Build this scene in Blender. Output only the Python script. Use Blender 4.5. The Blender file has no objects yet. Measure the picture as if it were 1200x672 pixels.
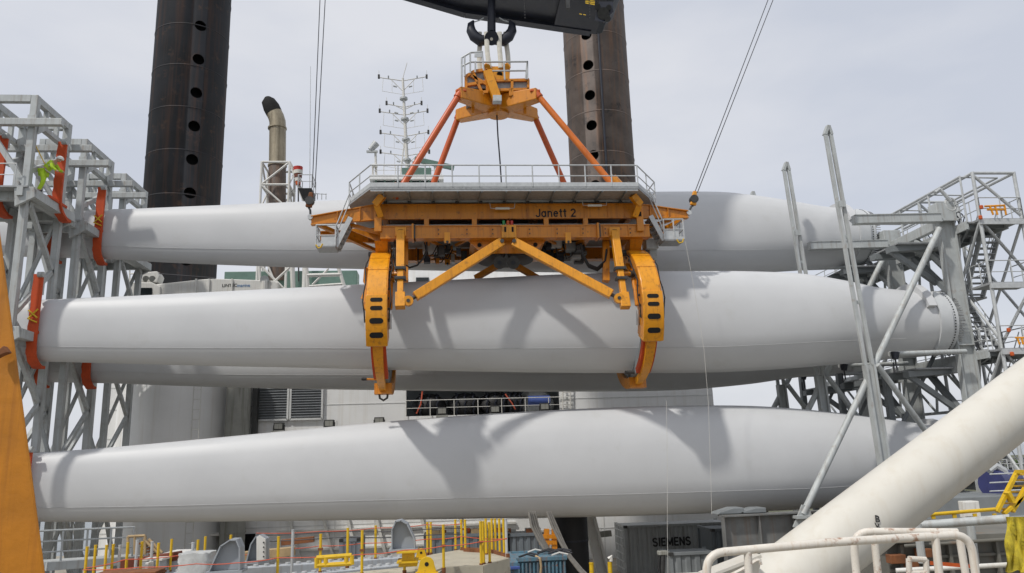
import bpy, bmesh, math, random
from mathutils import Vector, Matrix, Quaternion
random.seed(7)
sc = bpy.context.scene
C = sc.collection
V = Vector
# ------------------------------------------------------------------ camera
CAM = V((0.0, 0.0, 7.0)); FPX = 900.0
YAW, PITCH, ROLL = math.radians(5.0), math.radians(12.5), math.radians(1.8)
fw = V((math.sin(YAW)*math.cos(PITCH), math.cos(YAW)*math.cos(PITCH), math.sin(PITCH)))
r0 = V((math.cos(YAW), -math.sin(YAW), 0)); u0 = r0.cross(fw)
rt = r0*math.cos(ROLL) - u0*math.sin(ROLL); up = u0*math.cos(ROLL) + r0*math.sin(ROLL)
cd = bpy.data.cameras.new('camera'); cam = bpy.data.objects.new('camera', cd); C.objects.link(cam)
cam.matrix_world = Matrix(((rt.x, up.x, -fw.x, CAM.x), (rt.y, up.y, -fw.y, CAM.y), (rt.z, up.z, -fw.z, CAM.z), (0, 0, 0, 1)))
cd.sensor_width = 36; cd.lens = FPX*36/1200; cd.clip_end = 9000; cd.clip_start = 0.1
sc.camera = cam
# ------------------------------------------------------------------ world and sun
SUN = V((-0.45, -0.38, 0.81)).normalized()
w = bpy.data.worlds.new('World'); sc.world = w; w.use_nodes = True
nt = w.node_tree; nt.nodes.clear()
def wn(t, **k):
    n = nt.nodes.new(t)
    for a, b in k.items(): setattr(n, a, b)
    return n
sky = wn('ShaderNodeTexSky', sky_type='NISHITA'); sky.sun_disc = False
sky.sun_elevation = math.asin(SUN.z); sky.sun_rotation = math.atan2(SUN.x, SUN.y)
sky.air_density = 1.2; sky.dust_density = 2.0
tc = wn('ShaderNodeTexCoord'); mp = wn('ShaderNodeMapping'); mp.inputs['Scale'].default_value = (1.0, 1.0, 2.6)
nz = wn('ShaderNodeTexNoise'); nz.inputs['Scale'].default_value = 2.1; nz.inputs['Detail'].default_value = 6; nz.inputs['Roughness'].default_value = 0.5
cr = wn('ShaderNodeValToRGB')
cr.color_ramp.elements[0].position = 0.36; cr.color_ramp.elements[0].color = (5.75, 6.05, 6.8, 1)
cr.color_ramp.elements[1].position = 0.64; cr.color_ramp.elements[1].color = (7.3, 7.38, 7.75, 1)
mx = wn('ShaderNodeMix', data_type='RGBA'); mx.inputs[0].default_value = 0.88
bg = wn('ShaderNodeBackground'); bg.inputs['Strength'].default_value = 0.1
wo = wn('ShaderNodeOutputWorld')
L = nt.links.new
L(tc.outputs['Generated'], mp.inputs['Vector']); L(mp.outputs[0], nz.inputs['Vector']); L(nz.outputs['Fac'], cr.inputs[0])
L(sky.outputs[0], mx.inputs[6]); L(cr.outputs[0], mx.inputs[7]); L(mx.outputs[2], bg.inputs['Color']); L(bg.outputs[0], wo.inputs[0])
sd = bpy.data.lights.new('sun', 'SUN'); sd.energy = 2.4; sd.angle = math.radians(2.5); sd.color = (1.0, 0.965, 0.91)
so = bpy.data.objects.new('sun', sd); C.objects.link(so); so.rotation_euler = (-SUN).to_track_quat('-Z', 'Y').to_euler(); so.location = (0, 0, 60)
vs = sc.view_settings; vs.view_transform = 'Standard'; vs.look = 'None'; vs.exposure = 0.14; vs.gamma = 1.0; vs.use_curve_mapping = False
# ------------------------------------------------------------------ pixel -> world
def ray(u, v): return (fw*FPX + rt*(u-600) - up*(v-336)).normalized()
def P(u, v, Y):
    d = ray(u, v); return CAM + d*((Y-CAM.y)/d.y)
def G(u, v, z):
    d = ray(u, v); return CAM + d*((z-CAM.z)/d.z)
def PX(u, v, X):
    d = ray(u, v); return CAM + d*((X-CAM.x)/d.x)
# ------------------------------------------------------------------ materials
MATS = {}
def mat(name, col, rough=0.5, metal=0.0, var=0.12, scale=3.0, streak=None, streak_amt=0.0, bump=0.0, spots=None, spots_amt=0.0, coat=0.0, stretch=6.0):
    """painted / weathered surface: base colour with patchy variation, optional downward streaks and spots of wear"""
    m = bpy.data.materials.new(name); m.use_nodes = True; t = m.node_tree; n = t.nodes; b = n['Principled BSDF']; l = t.links.new
    b.inputs['Roughness'].default_value = rough; b.inputs['Metallic'].default_value = metal
    if coat: b.inputs['Coat Weight'].default_value = coat; b.inputs['Coat Roughness'].default_value = 0.15
    co = n.new('ShaderNodeTexCoord')
    a = n.new('ShaderNodeTexNoise'); a.inputs['Scale'].default_value = scale; a.inputs['Detail'].default_value = 8; a.inputs['Roughness'].default_value = 0.6
    l(co.outputs['Object'], a.inputs['Vector'])
    r = n.new('ShaderNodeValToRGB'); r.color_ramp.elements[0].position = 0.3; r.color_ramp.elements[1].position = 0.7
    r.color_ramp.elements[0].color = tuple(c*(1-var) for c in col)+(1,); r.color_ramp.elements[1].color = tuple(min(1, c*(1+var*0.7)) for c in col)+(1,)
    l(a.outputs['Fac'], r.inputs[0]); out = r.outputs[0]
    def layer(out, colr, amt, sc_, mapping, lo, hi):
        mpn = n.new('ShaderNodeMapping'); mpn.inputs['Scale'].default_value = mapping; l(co.outputs['Object'], mpn.inputs['Vector'])
        s = n.new('ShaderNodeTexNoise'); s.inputs['Scale'].default_value = sc_; s.inputs['Detail'].default_value = 7; s.inputs['Roughness'].default_value = 0.65
        l(mpn.outputs[0], s.inputs['Vector'])
        q = n.new('ShaderNodeMapRange'); q.inputs['From Min'].default_value = lo; q.inputs['From Max'].default_value = hi; q.inputs['To Max'].default_value = amt
        l(s.outputs['Fac'], q.inputs[0])
        k = n.new('ShaderNodeMix'); k.data_type = 'RGBA'; k.inputs[7].default_value = tuple(colr)+(1,)
        l(q.outputs[0], k.inputs[0]); l(out, k.inputs[6]); return k.outputs[2]
    if streak: out = layer(out, streak, streak_amt, scale*0.9, (stretch, stretch, 1.0/stretch*1.6), 0.5, 0.68)
    if spots: out = layer(out, spots, spots_amt, scale*2.2, (1, 1, 1), 0.58, 0.68)
    l(out, b.inputs['Base Color'])
    rr = n.new('ShaderNodeMapRange'); rr.inputs['To Min'].default_value = max(0.05, rough-0.1); rr.inputs['To Max'].default_value = min(1, rough+0.14)
    l(a.outputs['Fac'], rr.inputs[0]); l(rr.outputs[0], b.inputs['Roughness'])
    if bump:
        bb = n.new('ShaderNodeBump'); bb.inputs['Strength'].default_value = bump; bb.inputs['Distance'].default_value = 0.02
        l(a.outputs['Fac'], bb.inputs['Height']); l(bb.outputs[0], b.inputs['Normal'])
    MATS[name] = m; return m
M = MATS
mat('blade', (0.54, 0.547, 0.552), 0.47, var=0.05, scale=0.35, spots=(0.48, 0.48, 0.465), spots_amt=0.35)
mat('blade_trim', (0.52, 0.535, 0.54), 0.45, var=0.05)
mat('tape', (0.515, 0.52, 0.52), 0.6)
mat('rack', (0.43, 0.452, 0.448), 0.5, var=0.16, scale=1.2, streak=(0.21, 0.17, 0.13), streak_amt=0.45, spots=(0.24, 0.16, 0.10), spots_amt=0.3)
mat('sill_shade', (0.17, 0.175, 0.172), 0.6, var=0.3, scale=1.0, streak=(0.16, 0.1, 0.06), streak_amt=0.5)  # rack steel darkened: shade under the blade put into the colour, plus rust streaks
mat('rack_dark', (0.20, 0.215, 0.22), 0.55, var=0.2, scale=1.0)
mat('galv', (0.50, 0.515, 0.515), 0.45, metal=0.15, var=0.15, scale=5)
mat('grating', (0.34, 0.35, 0.355), 0.6, metal=0.2, var=0.22, scale=7, spots=(0.14, 0.14, 0.13), spots_amt=0.6)
mat('yellow', (0.60, 0.215, 0.004), 0.4, var=0.10, scale=1.6, streak=(0.26, 0.075, 0.01), streak_amt=0.5, spots=(0.10, 0.04, 0.015), spots_amt=0.55, coat=0.15)  # yoke paint with its shaded tone put into the base colour
mat('yellow_lit', (0.74, 0.30, 0.004), 0.4, var=0.10, scale=1.6, streak=(0.33, 0.11, 0.01), streak_amt=0.45, spots=(0.13, 0.055, 0.02), spots_amt=0.5, coat=0.15)  # same yoke paint in its lit tone, light put into the colour
mat('strut_orange', (0.58, 0.14, 0.010), 0.42, var=0.15, scale=1.2, streak=(0.32, 0.07, 0.02), streak_amt=0.5)
mat('red_orange', (0.52, 0.088, 0.012), 0.42, var=0.15, scale=1.5, streak=(0.28, 0.06, 0.02), streak_amt=0.45)
mat('orange_pad', (0.52, 0.068, 0.012), 0.75, var=0.18, scale=2.4, streak=(0.3, 0.05, 0.015), streak_amt=0.3, bump=0.3)
mat('safety_yellow', (0.66, 0.42, 0.01), 0.5, var=0.14, scale=4, spots=(0.25, 0.13, 0.03), spots_amt=0.6)
mat('pillar_yellow', (0.50, 0.185, 0.005), 0.55, var=0.22, scale=5.0, streak=(0.32, 0.11, 0.006), streak_amt=0.5, bump=0.3, stretch=7)
mat('black_steel', (0.013, 0.016, 0.028), 0.45, var=0.4, scale=1.2, streak=(0.03, 0.03, 0.036), streak_amt=0.5, spots=(0.035, 0.032, 0.03), spots_amt=0.4)
mat('black_rubber', (0.016, 0.016, 0.017), 0.65, var=0.3, scale=4)
mat('dark_metal', (0.06, 0.06, 0.058), 0.5, metal=0.4, var=0.3, scale=4)
mat('leg_steel', (0.021, 0.022, 0.026), 0.62, var=0.5, scale=0.45, streak=(0.11, 0.052, 0.03), streak_amt=0.5, spots=(0.11, 0.06, 0.038), spots_amt=0.6, bump=0.3)
mat('leg_rust', (0.15, 0.118, 0.10), 0.55, var=0.5, scale=0.5, streak=(0.26, 0.14, 0.08), streak_amt=0.75, spots=(0.045, 0.04, 0.04), spots_amt=0.75, bump=0.3)
mat("leg_red", (0.16, 0.04, 0.02), 0.55, var=0.3, scale=0.6)
mat('hole', (0.006, 0.006, 0.006), 0.9)
mat('sling', (0.66, 0.63, 0.55), 0.85, var=0.16, scale=6, bump=0.3)
mat('wall_white', (0.84, 0.84, 0.825), 0.5, var=0.05, scale=0.5, streak=(0.58, 0.53, 0.44), streak_amt=0.3)
mat('wall_seam', (0.64, 0.645, 0.63), 0.6)
mat('white_paint', (0.68, 0.67, 0.63), 0.45, var=0.07, scale=1.8, streak=(0.40, 0.32, 0.22), streak_amt=0.3)
mat('cream_tube', (0.61, 0.585, 0.52), 0.4, var=0.06, scale=1.4, streak=(0.50, 0.44, 0.34), streak_amt=0.3, spots=(0.44, 0.36, 0.25), spots_amt=0.16, bump=0.05, stretch=4)
mat('rail_white', (0.66, 0.62, 0.55), 0.42, var=0.08, scale=6, spots=(0.26, 0.10, 0.035), spots_amt=0.85, streak=(0.45, 0.30, 0.17), streak_amt=0.4, bump=0.12)
mat('rust', (0.20, 0.075, 0.028), 0.85, var=0.4, scale=5, bump=0.3)
mat('glass', (0.02, 0.035, 0.035), 0.08, var=0.2)
mat('dark_glass', (0.012, 0.016, 0.018), 0.1)
mat('green_paint', (0.12, 0.20, 0.165), 0.5, var=0.12)
mat('louvre', (0.26, 0.275, 0.29), 0.5, metal=0.2, var=0.15)
mat('soot', (0.008, 0.008, 0.008), 0.9, var=0.3)
mat('funnel', (0.36, 0.31, 0.22), 0.38, metal=0.5, var=0.2, scale=1.0, streak=(0.16, 0.12, 0.08), streak_amt=0.6)
mat('stained', (0.31, 0.31, 0.28), 0.5, var=0.2, scale=0.8, streak=(0.13, 0.12, 0.09), streak_amt=0.8)
mat('container_grey', (0.40, 0.415, 0.41), 0.5, var=0.12, scale=1.2, streak=(0.11, 0.09, 0.07), streak_amt=0.4)
mat('container_blue', (0.09, 0.19, 0.25), 0.6, var=0.35, scale=2.0, spots=(0.24, 0.08, 0.025), spots_amt=0.95, streak=(0.22, 0.085, 0.03), streak_amt=0.7)
mat('container_slate', (0.13, 0.15, 0.165), 0.5, var=0.15, scale=1.2, streak=(0.08, 0.07, 0.06), streak_amt=0.4)
mat('bracket_grey', (0.30, 0.325, 0.35), 0.45, var=0.08, scale=2)
mat('skid', (0.42, 0.45, 0.48), 0.4, var=0.12, scale=2, streak=(0.25, 0.2, 0.15), streak_amt=0.4)
mat('deck_tan', (0.42, 0.385, 0.30), 0.75, var=0.15, scale=2.0, spots=(0.22, 0.15, 0.09), spots_amt=0.6)
mat('deck_dark', (0.30, 0.27, 0.215), 0.8, var=0.3, scale=0.8, spots=(0.2, 0.12, 0.07), spots_amt=0.6)
mat('hatch', (0.15, 0.145, 0.125), 0.8, var=0.25, scale=1.2, spots=(0.2, 0.12, 0.07), spots_amt=0.5)
mat('plastic_wrap', (0.50, 0.51, 0.50), 0.3, var=0.2, scale=6, bump=0.8)
mat('timber', (0.42, 0.30, 0.16), 0.8, var=0.25, scale=4)
mat('rope_red', (0.55, 0.11, 0.06), 0.8)
mat('rope_white', (0.55, 0.54, 0.50), 0.8)
mat('wire', (0.05, 0.05, 0.055), 0.5, metal=0.5)
mat('hose', (0.24, 0.225, 0.20), 0.6, var=0.2, scale=6)
mat('hivis', (0.45, 0.66, 0.03), 0.8, var=0.15, scale=9)
mat('hivis_strip', (0.55, 0.57, 0.55), 0.5)
mat('skin', (0.48, 0.28, 0.19), 0.6)
mat('helmet', (0.75, 0.75, 0.72), 0.35)
mat('boot', (0.03, 0.025, 0.02), 0.8)
mat('text_black', (0.010, 0.010, 0.010), 0.6, var=0.1)
mat('text_blue', (0.10, 0.22, 0.42), 0.6)
mat('lamp_white', (0.72, 0.71, 0.64), 0.4)
mat('green_lamp', (0.02, 0.25, 0.06), 0.3)
mat('red_lamp', (0.5, 0.03, 0.02), 0.3)
mat('blue_tarp', (0.05, 0.09, 0.30), 0.6, var=0.2)
mat('net_yellow', (0.50, 0.40, 0.03), 0.85, var=0.3, scale=7, spots=(0.2, 0.13, 0.04), spots_amt=0.6, bump=0.4)
mat('navy', (0.03, 0.035, 0.12), 0.35, var=0.2)
mat('steel_bright', (0.5, 0.5, 0.5), 0.25, metal=0.8)
mat('land', (0.10, 0.105, 0.06), 0.95, var=0.3, scale=0.05)
mat('leaf', (0.052, 0.085, 0.026), 0.8, var=0.5, scale=0.6)
mat('bark', (0.09, 0.07, 0.05), 0.9)
def water_mat():
    m = mat('water', (0.06, 0.085, 0.095), 0.14, var=0.2, scale=0.02)
    t = m.node_tree; n = t.nodes; b = n['Principled BSDF']
    co = n.new('ShaderNodeTexCoord'); q = n.new('ShaderNodeTexNoise'); q.inputs['Scale'].default_value = 0.6; q.inputs['Detail'].default_value = 6
    bb = n.new('ShaderNodeBump'); bb.inputs['Strength'].default_value = 0.5; bb.inputs['Distance'].default_value = 0.35
    t.links.new(co.outputs['Object'], q.inputs['Vector']); t.links.new(q.outputs['Fac'], bb.inputs['Height']); t.links.new(bb.outputs[0], b.inputs['Normal'])
water_mat()
# ------------------------------------------------------------------ mesh collector
class MB:
    def __init__(s): s.v = []; s.f = []
    def add(s, vs, fs):
        o = len(s.v); s.v += [V(x) for x in vs]; s.f += [tuple(i+o for i in f) for f in fs]; return s
    def box(s, c, size, R=None):
        c = V(c); h = V(size)*0.5; vs = []
        for x in (-1, 1):
            for y in (-1, 1):
                for z in (-1, 1):
                    d = V((x*h.x, y*h.y, z*h.z)); vs.append(c + (R @ d if R else d))
        return s.add(vs, [(0, 1, 3, 2), (4, 6, 7, 5), (0, 4, 5, 1), (2, 3, 7, 6), (0, 2, 6, 4), (1, 5, 7, 3)])
    def frame(s, p, q, hint=None):
        d = (q-p).normalized(); h = V(hint) if hint is not None else V((0, 0, 1))
        if abs(d.dot(h)) > 0.96: h = V((0, 1, 0)) if abs(d.y) < 0.9 else V((1, 0, 0))
        x = d.cross(h).normalized(); return d, x, x.cross(d).normalized()
    def beam(s, p, q, w, h, hint=None, w2=None, h2=None):
        """box section: w sideways, h in the hint direction"""
        p, q = V(p), V(q); d, x, y = s.frame(p, q, hint); vs = []
        for c, ww, hh in ((p, w, h), (q, w2 or w, h2 or h)):
            for a, b in ((-1, -1), (1, -1), (1, 1), (-1, 1)): vs.append(c + x*(a*ww/2) + y*(b*hh/2))
        return s.add(vs, [(3, 2, 1, 0), (4, 5, 6, 7), (0, 1, 5, 4), (1, 2, 6, 5), (2, 3, 7, 6), (3, 0, 4, 7)])
    def ibeam(s, p, q, w, h, tw=0.04, tf=0.05, hint=None):
        """I section: flanges w wide at +-h/2 along hint"""
        p, q = V(p), V(q); d, x, y = s.frame(p, q, hint)
        a, b, t = w/2, h/2, tw/2
        prof = [(-a, -b), (a, -b), (a, -b+tf), (t, -b+tf), (t, b-tf), (a, b-tf), (a, b), (-a, b), (-a, b-tf), (-t, b-tf), (-t, -b+tf), (-a, -b+tf)]
        vs = [c + x*i + y*j for c in (p, q) for i, j in prof]; n = 12
        fs = [(k, (k+1) % n, n+(k+1) % n, n+k) for k in range(n)]
        for o in (0, n): fs += [(o, o+1, o+2, o+11), (o+10, o+3, o+4, o+9), (o+8, o+5, o+6, o+7)]
        return s.add(vs, fs)
    def tube(s, p, q, r, r2=None, n=10, cap=True):
        p, q = V(p), V(q); d, x, y = s.frame(p, q); r2 = r if r2 is None else r2
        vs = [c + (x*math.cos(2*math.pi*k/n) + y*math.sin(2*math.pi*k/n))*rr for c, rr in ((p, r), (q, r2)) for k in range(n)]
        fs = [(k, (k+1) % n, n+(k+1) % n, n+k) for k in range(n)]
        if cap: fs += [tuple(range(n))[::-1], tuple(range(n, 2*n))]
        return s.add(vs, fs)
    def path(s, pts, r, n=8, radii=None):
        pts = [V(p) for p in pts]; m = len(pts); vs = []; px = None
        for i, p in enumerate(pts):
            d = (pts[min(i+1, m-1)] - pts[max(i-1, 0)]).normalized()
            if px is None:
                h = V((0, 0, 1)) if abs(d.z) < 0.9 else V((1, 0, 0)); px = d.cross(h).normalized()
            px = (px - d*px.dot(d)).normalized(); y = d.cross(px); rr = radii[i] if radii else r
            vs += [p + (px*math.cos(2*math.pi*k/n) + y*math.sin(2*math.pi*k/n))*rr for k in range(n)]
        fs = [(i*n+k, i*n+(k+1) % n, (i+1)*n+(k+1) % n, (i+1)*n+k) for i in range(m-1) for k in range(n)]
        fs += [tuple(range(n))[::-1], tuple(range((m-1)*n, m*n))]
        return s.add(vs, fs)
    def prism(s, poly, d):
        """planar polygon (3D points) extruded by vector d"""
        poly = [V(p) for p in poly]; d = V(d); n = len(poly)
        return s.add(poly + [p+d for p in poly], [tuple(range(n))[::-1], tuple(range(n, 2*n))] + [(k, (k+1) % n, n+(k+1) % n, n+k) for k in range(n)])
    def sweep(s, rings, closed_ring=True, cap=True):
        n = len(rings[0]); vs = [p for r in rings for p in r]; fs = []
        for i in range(len(rings)-1):
            for k in range(n if closed_ring else n-1): fs.append((i*n+k, i*n+(k+1) % n, (i+1)*n+(k+1) % n, (i+1)*n+k))
        if cap and closed_ring: fs += [tuple(range(n))[::-1], tuple(range((len(rings)-1)*n, len(rings)*n))]
        return s.add(vs, fs)
    def build(s, name, m, parent=None, smooth=False, bevel=0.0):
        o3 = V(ORG[parent.name]) if parent is not None else V((0, 0, 0))
        me = bpy.data.meshes.new(name); me.from_pydata([tuple(p-o3) for p in s.v], [], s.f); me.update()
        bm = bmesh.new(); bm.from_mesh(me); bmesh.ops.recalc_face_normals(bm, faces=bm.faces); bm.to_mesh(me); bm.free()
        me.materials.append(M[m] if isinstance(m, str) else m)
        if smooth:
            me.polygons.foreach_set('use_smooth', [True]*len(me.polygons))
            if smooth != 'all': me.set_sharp_from_angle(angle=math.radians(35))
        o = bpy.data.objects.new(name, me); C.objects.link(o)
        if parent is not None: o.parent = parent; ORG[o.name] = ORG[parent.name]
        else: ORG[o.name] = (0, 0, 0)
        if bevel:
            b = o.modifiers.new('bevel', 'BEVEL'); b.width = bevel; b.segments = 2; b.limit_method = 'ANGLE'
        return o
ORG = {}
def thing(name, label, cat, loc, group=None):
    o = bpy.data.objects.new(name, None); C.objects.link(o); o.location = loc; o.empty_display_size = 0.3
    o['label'] = label; o['category'] = cat
    if group: o['group'] = group
    ORG[o.name] = tuple(loc); return o
def tag(o, label, cat, group=None, kind=None):
    if label: o['label'] = label
    if cat: o['category'] = cat
    if group: o['group'] = group
    if kind: o['kind'] = kind
    return o
def struct(o): o['kind'] = 'structure'; return o
def beam(par, name, p, q, w, h, m, hint=None, **k): return MB().beam(p, q, w, h, hint, **k).build(name, m, par)
def tube(par, name, p, q, r, m, r2=None, n=10): return MB().tube(p, q, r, r2, n).build(name, m, par, True)
def text(par, name, s, m, origin, xdir, ydir, size, extr=0.004, spacing=1.0):
    cu = bpy.data.curves.new(name, 'FONT'); cu.body = s; cu.size = size; cu.extrude = extr; cu.space_character = spacing; cu.offset = size*0.008
    t = bpy.data.objects.new(name, cu); C.objects.link(t)
    dg = bpy.context.evaluated_depsgraph_get(); me = bpy.data.meshes.new_from_object(t.evaluated_get(dg))
    bpy.data.objects.remove(t)
    x = V(xdir).normalized(); z = x.cross(V(ydir)).normalized(); y = z.cross(x)
    R = Matrix((x, y, z)).transposed().to_4x4(); R.translation = V(origin) - V(ORG[par.name])
    me.transform(R); me.materials.clear(); me.materials.append(M[m]); me.name = name
    o = bpy.data.objects.new(name, me); C.objects.link(o); o.parent = par; return o
def _arc(cx, cy, rx, ry, a0, a1, n=10): return [(cx+rx*math.cos(math.radians(a0+(a1-a0)*k/n)), cy+ry*math.sin(math.radians(a0+(a1-a0)*k/n))) for k in range(n+1)]
GL = {'J': (0.62, [[(0.5, 1.0), (0.5, 0.27)]+_arc(0.27, 0.27, 0.23, 0.25, 0, -165)]), 'a': (0.68, [_arc(0.31, 0.34, 0.23, 0.32, 0, 360, 18), [(0.55, 0.70), (0.55, 0.02)]]), 'n': (0.68, [[(0.1, 0.72), (0.1, 0.0)], [(0.1, 0.4)]+_arc(0.33, 0.42, 0.22, 0.27, 160, 0)+[(0.55, 0.0)]]),
      'e': (0.66, [[(0.09, 0.38), (0.54, 0.38)]+_arc(0.32, 0.36, 0.23, 0.32, 5, 318, 18)]), 't': (0.44, [[(0.22, 0.98), (0.22, 0.18)]+_arc(0.32, 0.15, 0.1, 0.12, 180, 270, 5), [(0.04, 0.70), (0.38, 0.70)]]), '2': (0.7, [_arc(0.34, 0.72, 0.24, 0.25, 165, -30)+[(0.1, 0.04), (0.62, 0.04)]]), ' ': (0.34, []),
      'S': (0.74, [_arc(0.36, 0.73, 0.25, 0.23, 25, 270, 12)+_arc(0.36, 0.26, 0.26, 0.24, 90, -155, 12)[1:]]), 'I': (0.34, [[(0.17, 1.0), (0.17, 0.0)]]), 'E': (0.7, [[(0.6, 0.95), (0.13, 0.95), (0.13, 0.05), (0.6, 0.05)], [(0.13, 0.5), (0.55, 0.5)]]), 'M': (0.95, [[(0.12, 0.0), (0.12, 0.97), (0.46, 0.15), (0.80, 0.97), (0.80, 0.0)]]), 'N': (0.8, [[(0.12, 0.0), (0.12, 0.97), (0.66, 0.03), (0.66, 1.0)]])}
def letters(par, name, s, m, origin, xd, yd, cap, stroke=0.17, gap=0.08, th=0.006):
    """bold painted block letters built from strokes"""
    o, x, y = V(origin), V(xd).normalized(), V(yd).normalized(); nz_ = x.cross(y); cx = 0.0; mb = MB(); k_ = 0
    for ch in s:
        w_, st_ = GL[ch]
        for pl in st_:
            k_ += 1; lift = nz_*(0.0004*k_); pts = [o+x*(cx+a)*cap+y*b*cap for a, b in pl]
            for i in range(len(pts)-1):
                a, b = pts[i], pts[i+1]; d = (b-a).normalized(); n_ = nz_.cross(d)*stroke*cap/2; e = d*stroke*cap*0.22
                lift2 = lift+nz_*(0.00005*i); mb.prism([a-e-n_+lift2, b+e-n_+lift2, b+e+n_+lift2, a-e+n_+lift2], nz_*th)
        cx += w_+gap
    return mb.build(name, m, par)
def railing(par, pts, h=1.1, step=1.5, r=0.028, m='galv', mids=1, toe=0.0, ends=True, upv=(0, 0, 1), postname='post', railname='rail'):
    upv = V(upv); pts = [V(p) for p in pts]
    for i in range(len(pts)-1):
        a, b = pts[i], pts[i+1]; n = max(1, round((b-a).length/step))
        for k in range(n+1):
            if k == n and (i < len(pts)-2 or not ends): continue
            if k == 0 and i == 0 and not ends: continue
            p = a.lerp(b, k/n); tube(par, postname, p, p+upv*h, r, m, n=6)
        for j in range(mids+1):
            z = h*(1 - j/(mids+1.0)); tube(par, railname, a+upv*z, b+upv*z, r*(1.0 if j == 0 else 0.8), m, n=6)
        if toe: MB().beam(a+upv*toe*0.5, b+upv*toe*0.5, 0.02, toe).build('toe_board', m, par)
def stairs(par, a, b, width, n, m='galv', wdir=None):
    """a bottom, b top of the flight's centre line; wdir = horizontal direction across"""
    a, b = V(a), V(b); run = V((b.x-a.x, b.y-a.y, 0))
    wd = V(wdir).normalized() if wdir is not None else V((0, 0, 1)).cross(run).normalized()
    for sgn in (-1, 1):
        MB().beam(a+wd*sgn*width/2, b+wd*sgn*width/2, 0.06, 0.3).build('stringer', m, par)
    fwd = run.normalized()
    for k in range(n):
        p = a.lerp(b, (k+0.5)/n); R = Matrix((fwd, wd, V((0, 0, 1)))).transposed()
        MB().box(p, (0.30, width-0.06, 0.05), R).build('tread', 'grating', par)
# ================================================================== setting
def sheet(name, x0, x1, y0, y1, z, m):
    return struct(MB().add([(x0, y0, z), (x1, y0, z), (x1, y1, z), (x0, y1, z)], [(0, 1, 2, 3)]).build(name, m))
sheet('water', -4000, 4000, -800, 7000, -11, 'water')
o = MB().prism([(-48, 1.5, -2.5), (45, 1.5, -2.5), (45, 66, -2.5), (-48, 66, -2.5)], (0, 0, 3.0)).build('deck', 'deck_dark'); struct(o)
# shore with a wood on it, seen under the rack
o = MB().prism([(70, 150, -12), (900, 170, -12), (900, 900, -12), (-500, 900, -12), (-500, 600, -12), (60, 420, -12)], (0, 0, 2.5)).build('terrain', 'land'); struct(o)
def tree(x, y, z0, h, rad, seed, label):
    rnd = random.Random(seed); t = thing('shore_tree', label, 'tree', (x, y, z0), 'trees along the far shore')
    mb = MB(); mb.path([(x, y, z0), (x+0.2, y, z0+h*0.3), (x-0.1, y+0.1, z0+h*0.6), (x, y, z0+h*0.85)], 0.3, 6, [0.34, 0.25, 0.16, 0.05])
    for k in range(5):
        a = rnd.uniform(0, 6.28); zz = z0+h*rnd.uniform(0.3, 0.6)
        mb.path([(x, y, zz), (x+math.cos(a)*rad*0.4, y+math.sin(a)*rad*0.4, zz+h*0.1), (x+math.cos(a)*rad*0.75, y+math.sin(a)*rad*0.75, zz+h*0.22)], 0.1, 5, [0.12, 0.08, 0.03])
    mb.build('trunk', 'bark', t)
    mb = MB(); cl = []
    for k in range(16):
        a = rnd.uniform(0, 6.28); q = rnd.uniform(0.1, 0.85)*rad; cl.append((V((x+math.cos(a)*q, y+math.sin(a)*q, z0+h*rnd.uniform(0.35, 0.95))), rnd.uniform(0.28, 0.5)*rad))
    for c, r in cl:
        for k in range(60):
            d = V((rnd.gauss(0, 1), rnd.gauss(0, 1), rnd.gauss(0, 0.8))).normalized()*r*rnd.uniform(0.55, 1.08); p = c+d
            a = V((rnd.uniform(-1, 1), rnd.uniform(-1, 1), rnd.uniform(-1, 1))).normalized(); b = a.cross(d).normalized(); e = rnd.uniform(0.28, 0.6)
            mb.add([p-a*e, p+b*e*0.6, p+a*e, p-b*e*0.6], [(0, 1, 2, 3)])
    mb.build('crown', 'leaf', t)
for i in range(14):
    c = G(1150+i*9, 574, -9.5); rr = random.Random(i+3)
    tree(c.x*1.0+rr.uniform(-6, 6), c.y+rr.uniform(-12, 30), -9.5, rr.uniform(6, 9.5), rr.uniform(3, 4.4), 100+i, 'dense green broadleaf tree on the far shore beyond the white rack stairs')
# ================================================================== blades
def catmull(st, sub):
    out = []
    n = len(st)
    for i in range(n-1):
        p = [st[max(0, i-1)], st[i], st[i+1], st[min(n-1, i+2)]]
        for k in range(sub):
            t = k/sub; out.append(tuple(0.5*((2*b)+(-a+c)*t+(2*a-5*b+4*c-d)*t*t+(-a+3*b-3*c+d)*t**3) for a, b, c, d in zip(*p)))
    out.append(st[-1]); return out
SEC = [(0.02, 1.0), (-0.36, 0.95), (-0.66, 0.80), (-0.87, 0.55), (-0.97, 0.25), (-1.0, -0.08), (-0.975, -0.36), (-0.90, -0.58), (-0.70, -0.79), (-0.37, -0.945), (0.02, -1.0),
       (0.4, -0.94), (0.74, -0.72), (0.94, -0.38), (1.0, 0.0), (0.94, 0.38), (0.74, 0.72), (0.4, 0.94)]
def sec_pts(c):
    """c = 1 round root, 0 airfoil-like section"""
    res = []; n = len(SEC)
    for i, (y, z) in enumerate(SEC):
        a = math.atan2(z, y); res.append((y*(1-c)+math.cos(a)*c, z*(1-c)+math.sin(a)*c))
    return res
BL = {}
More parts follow.
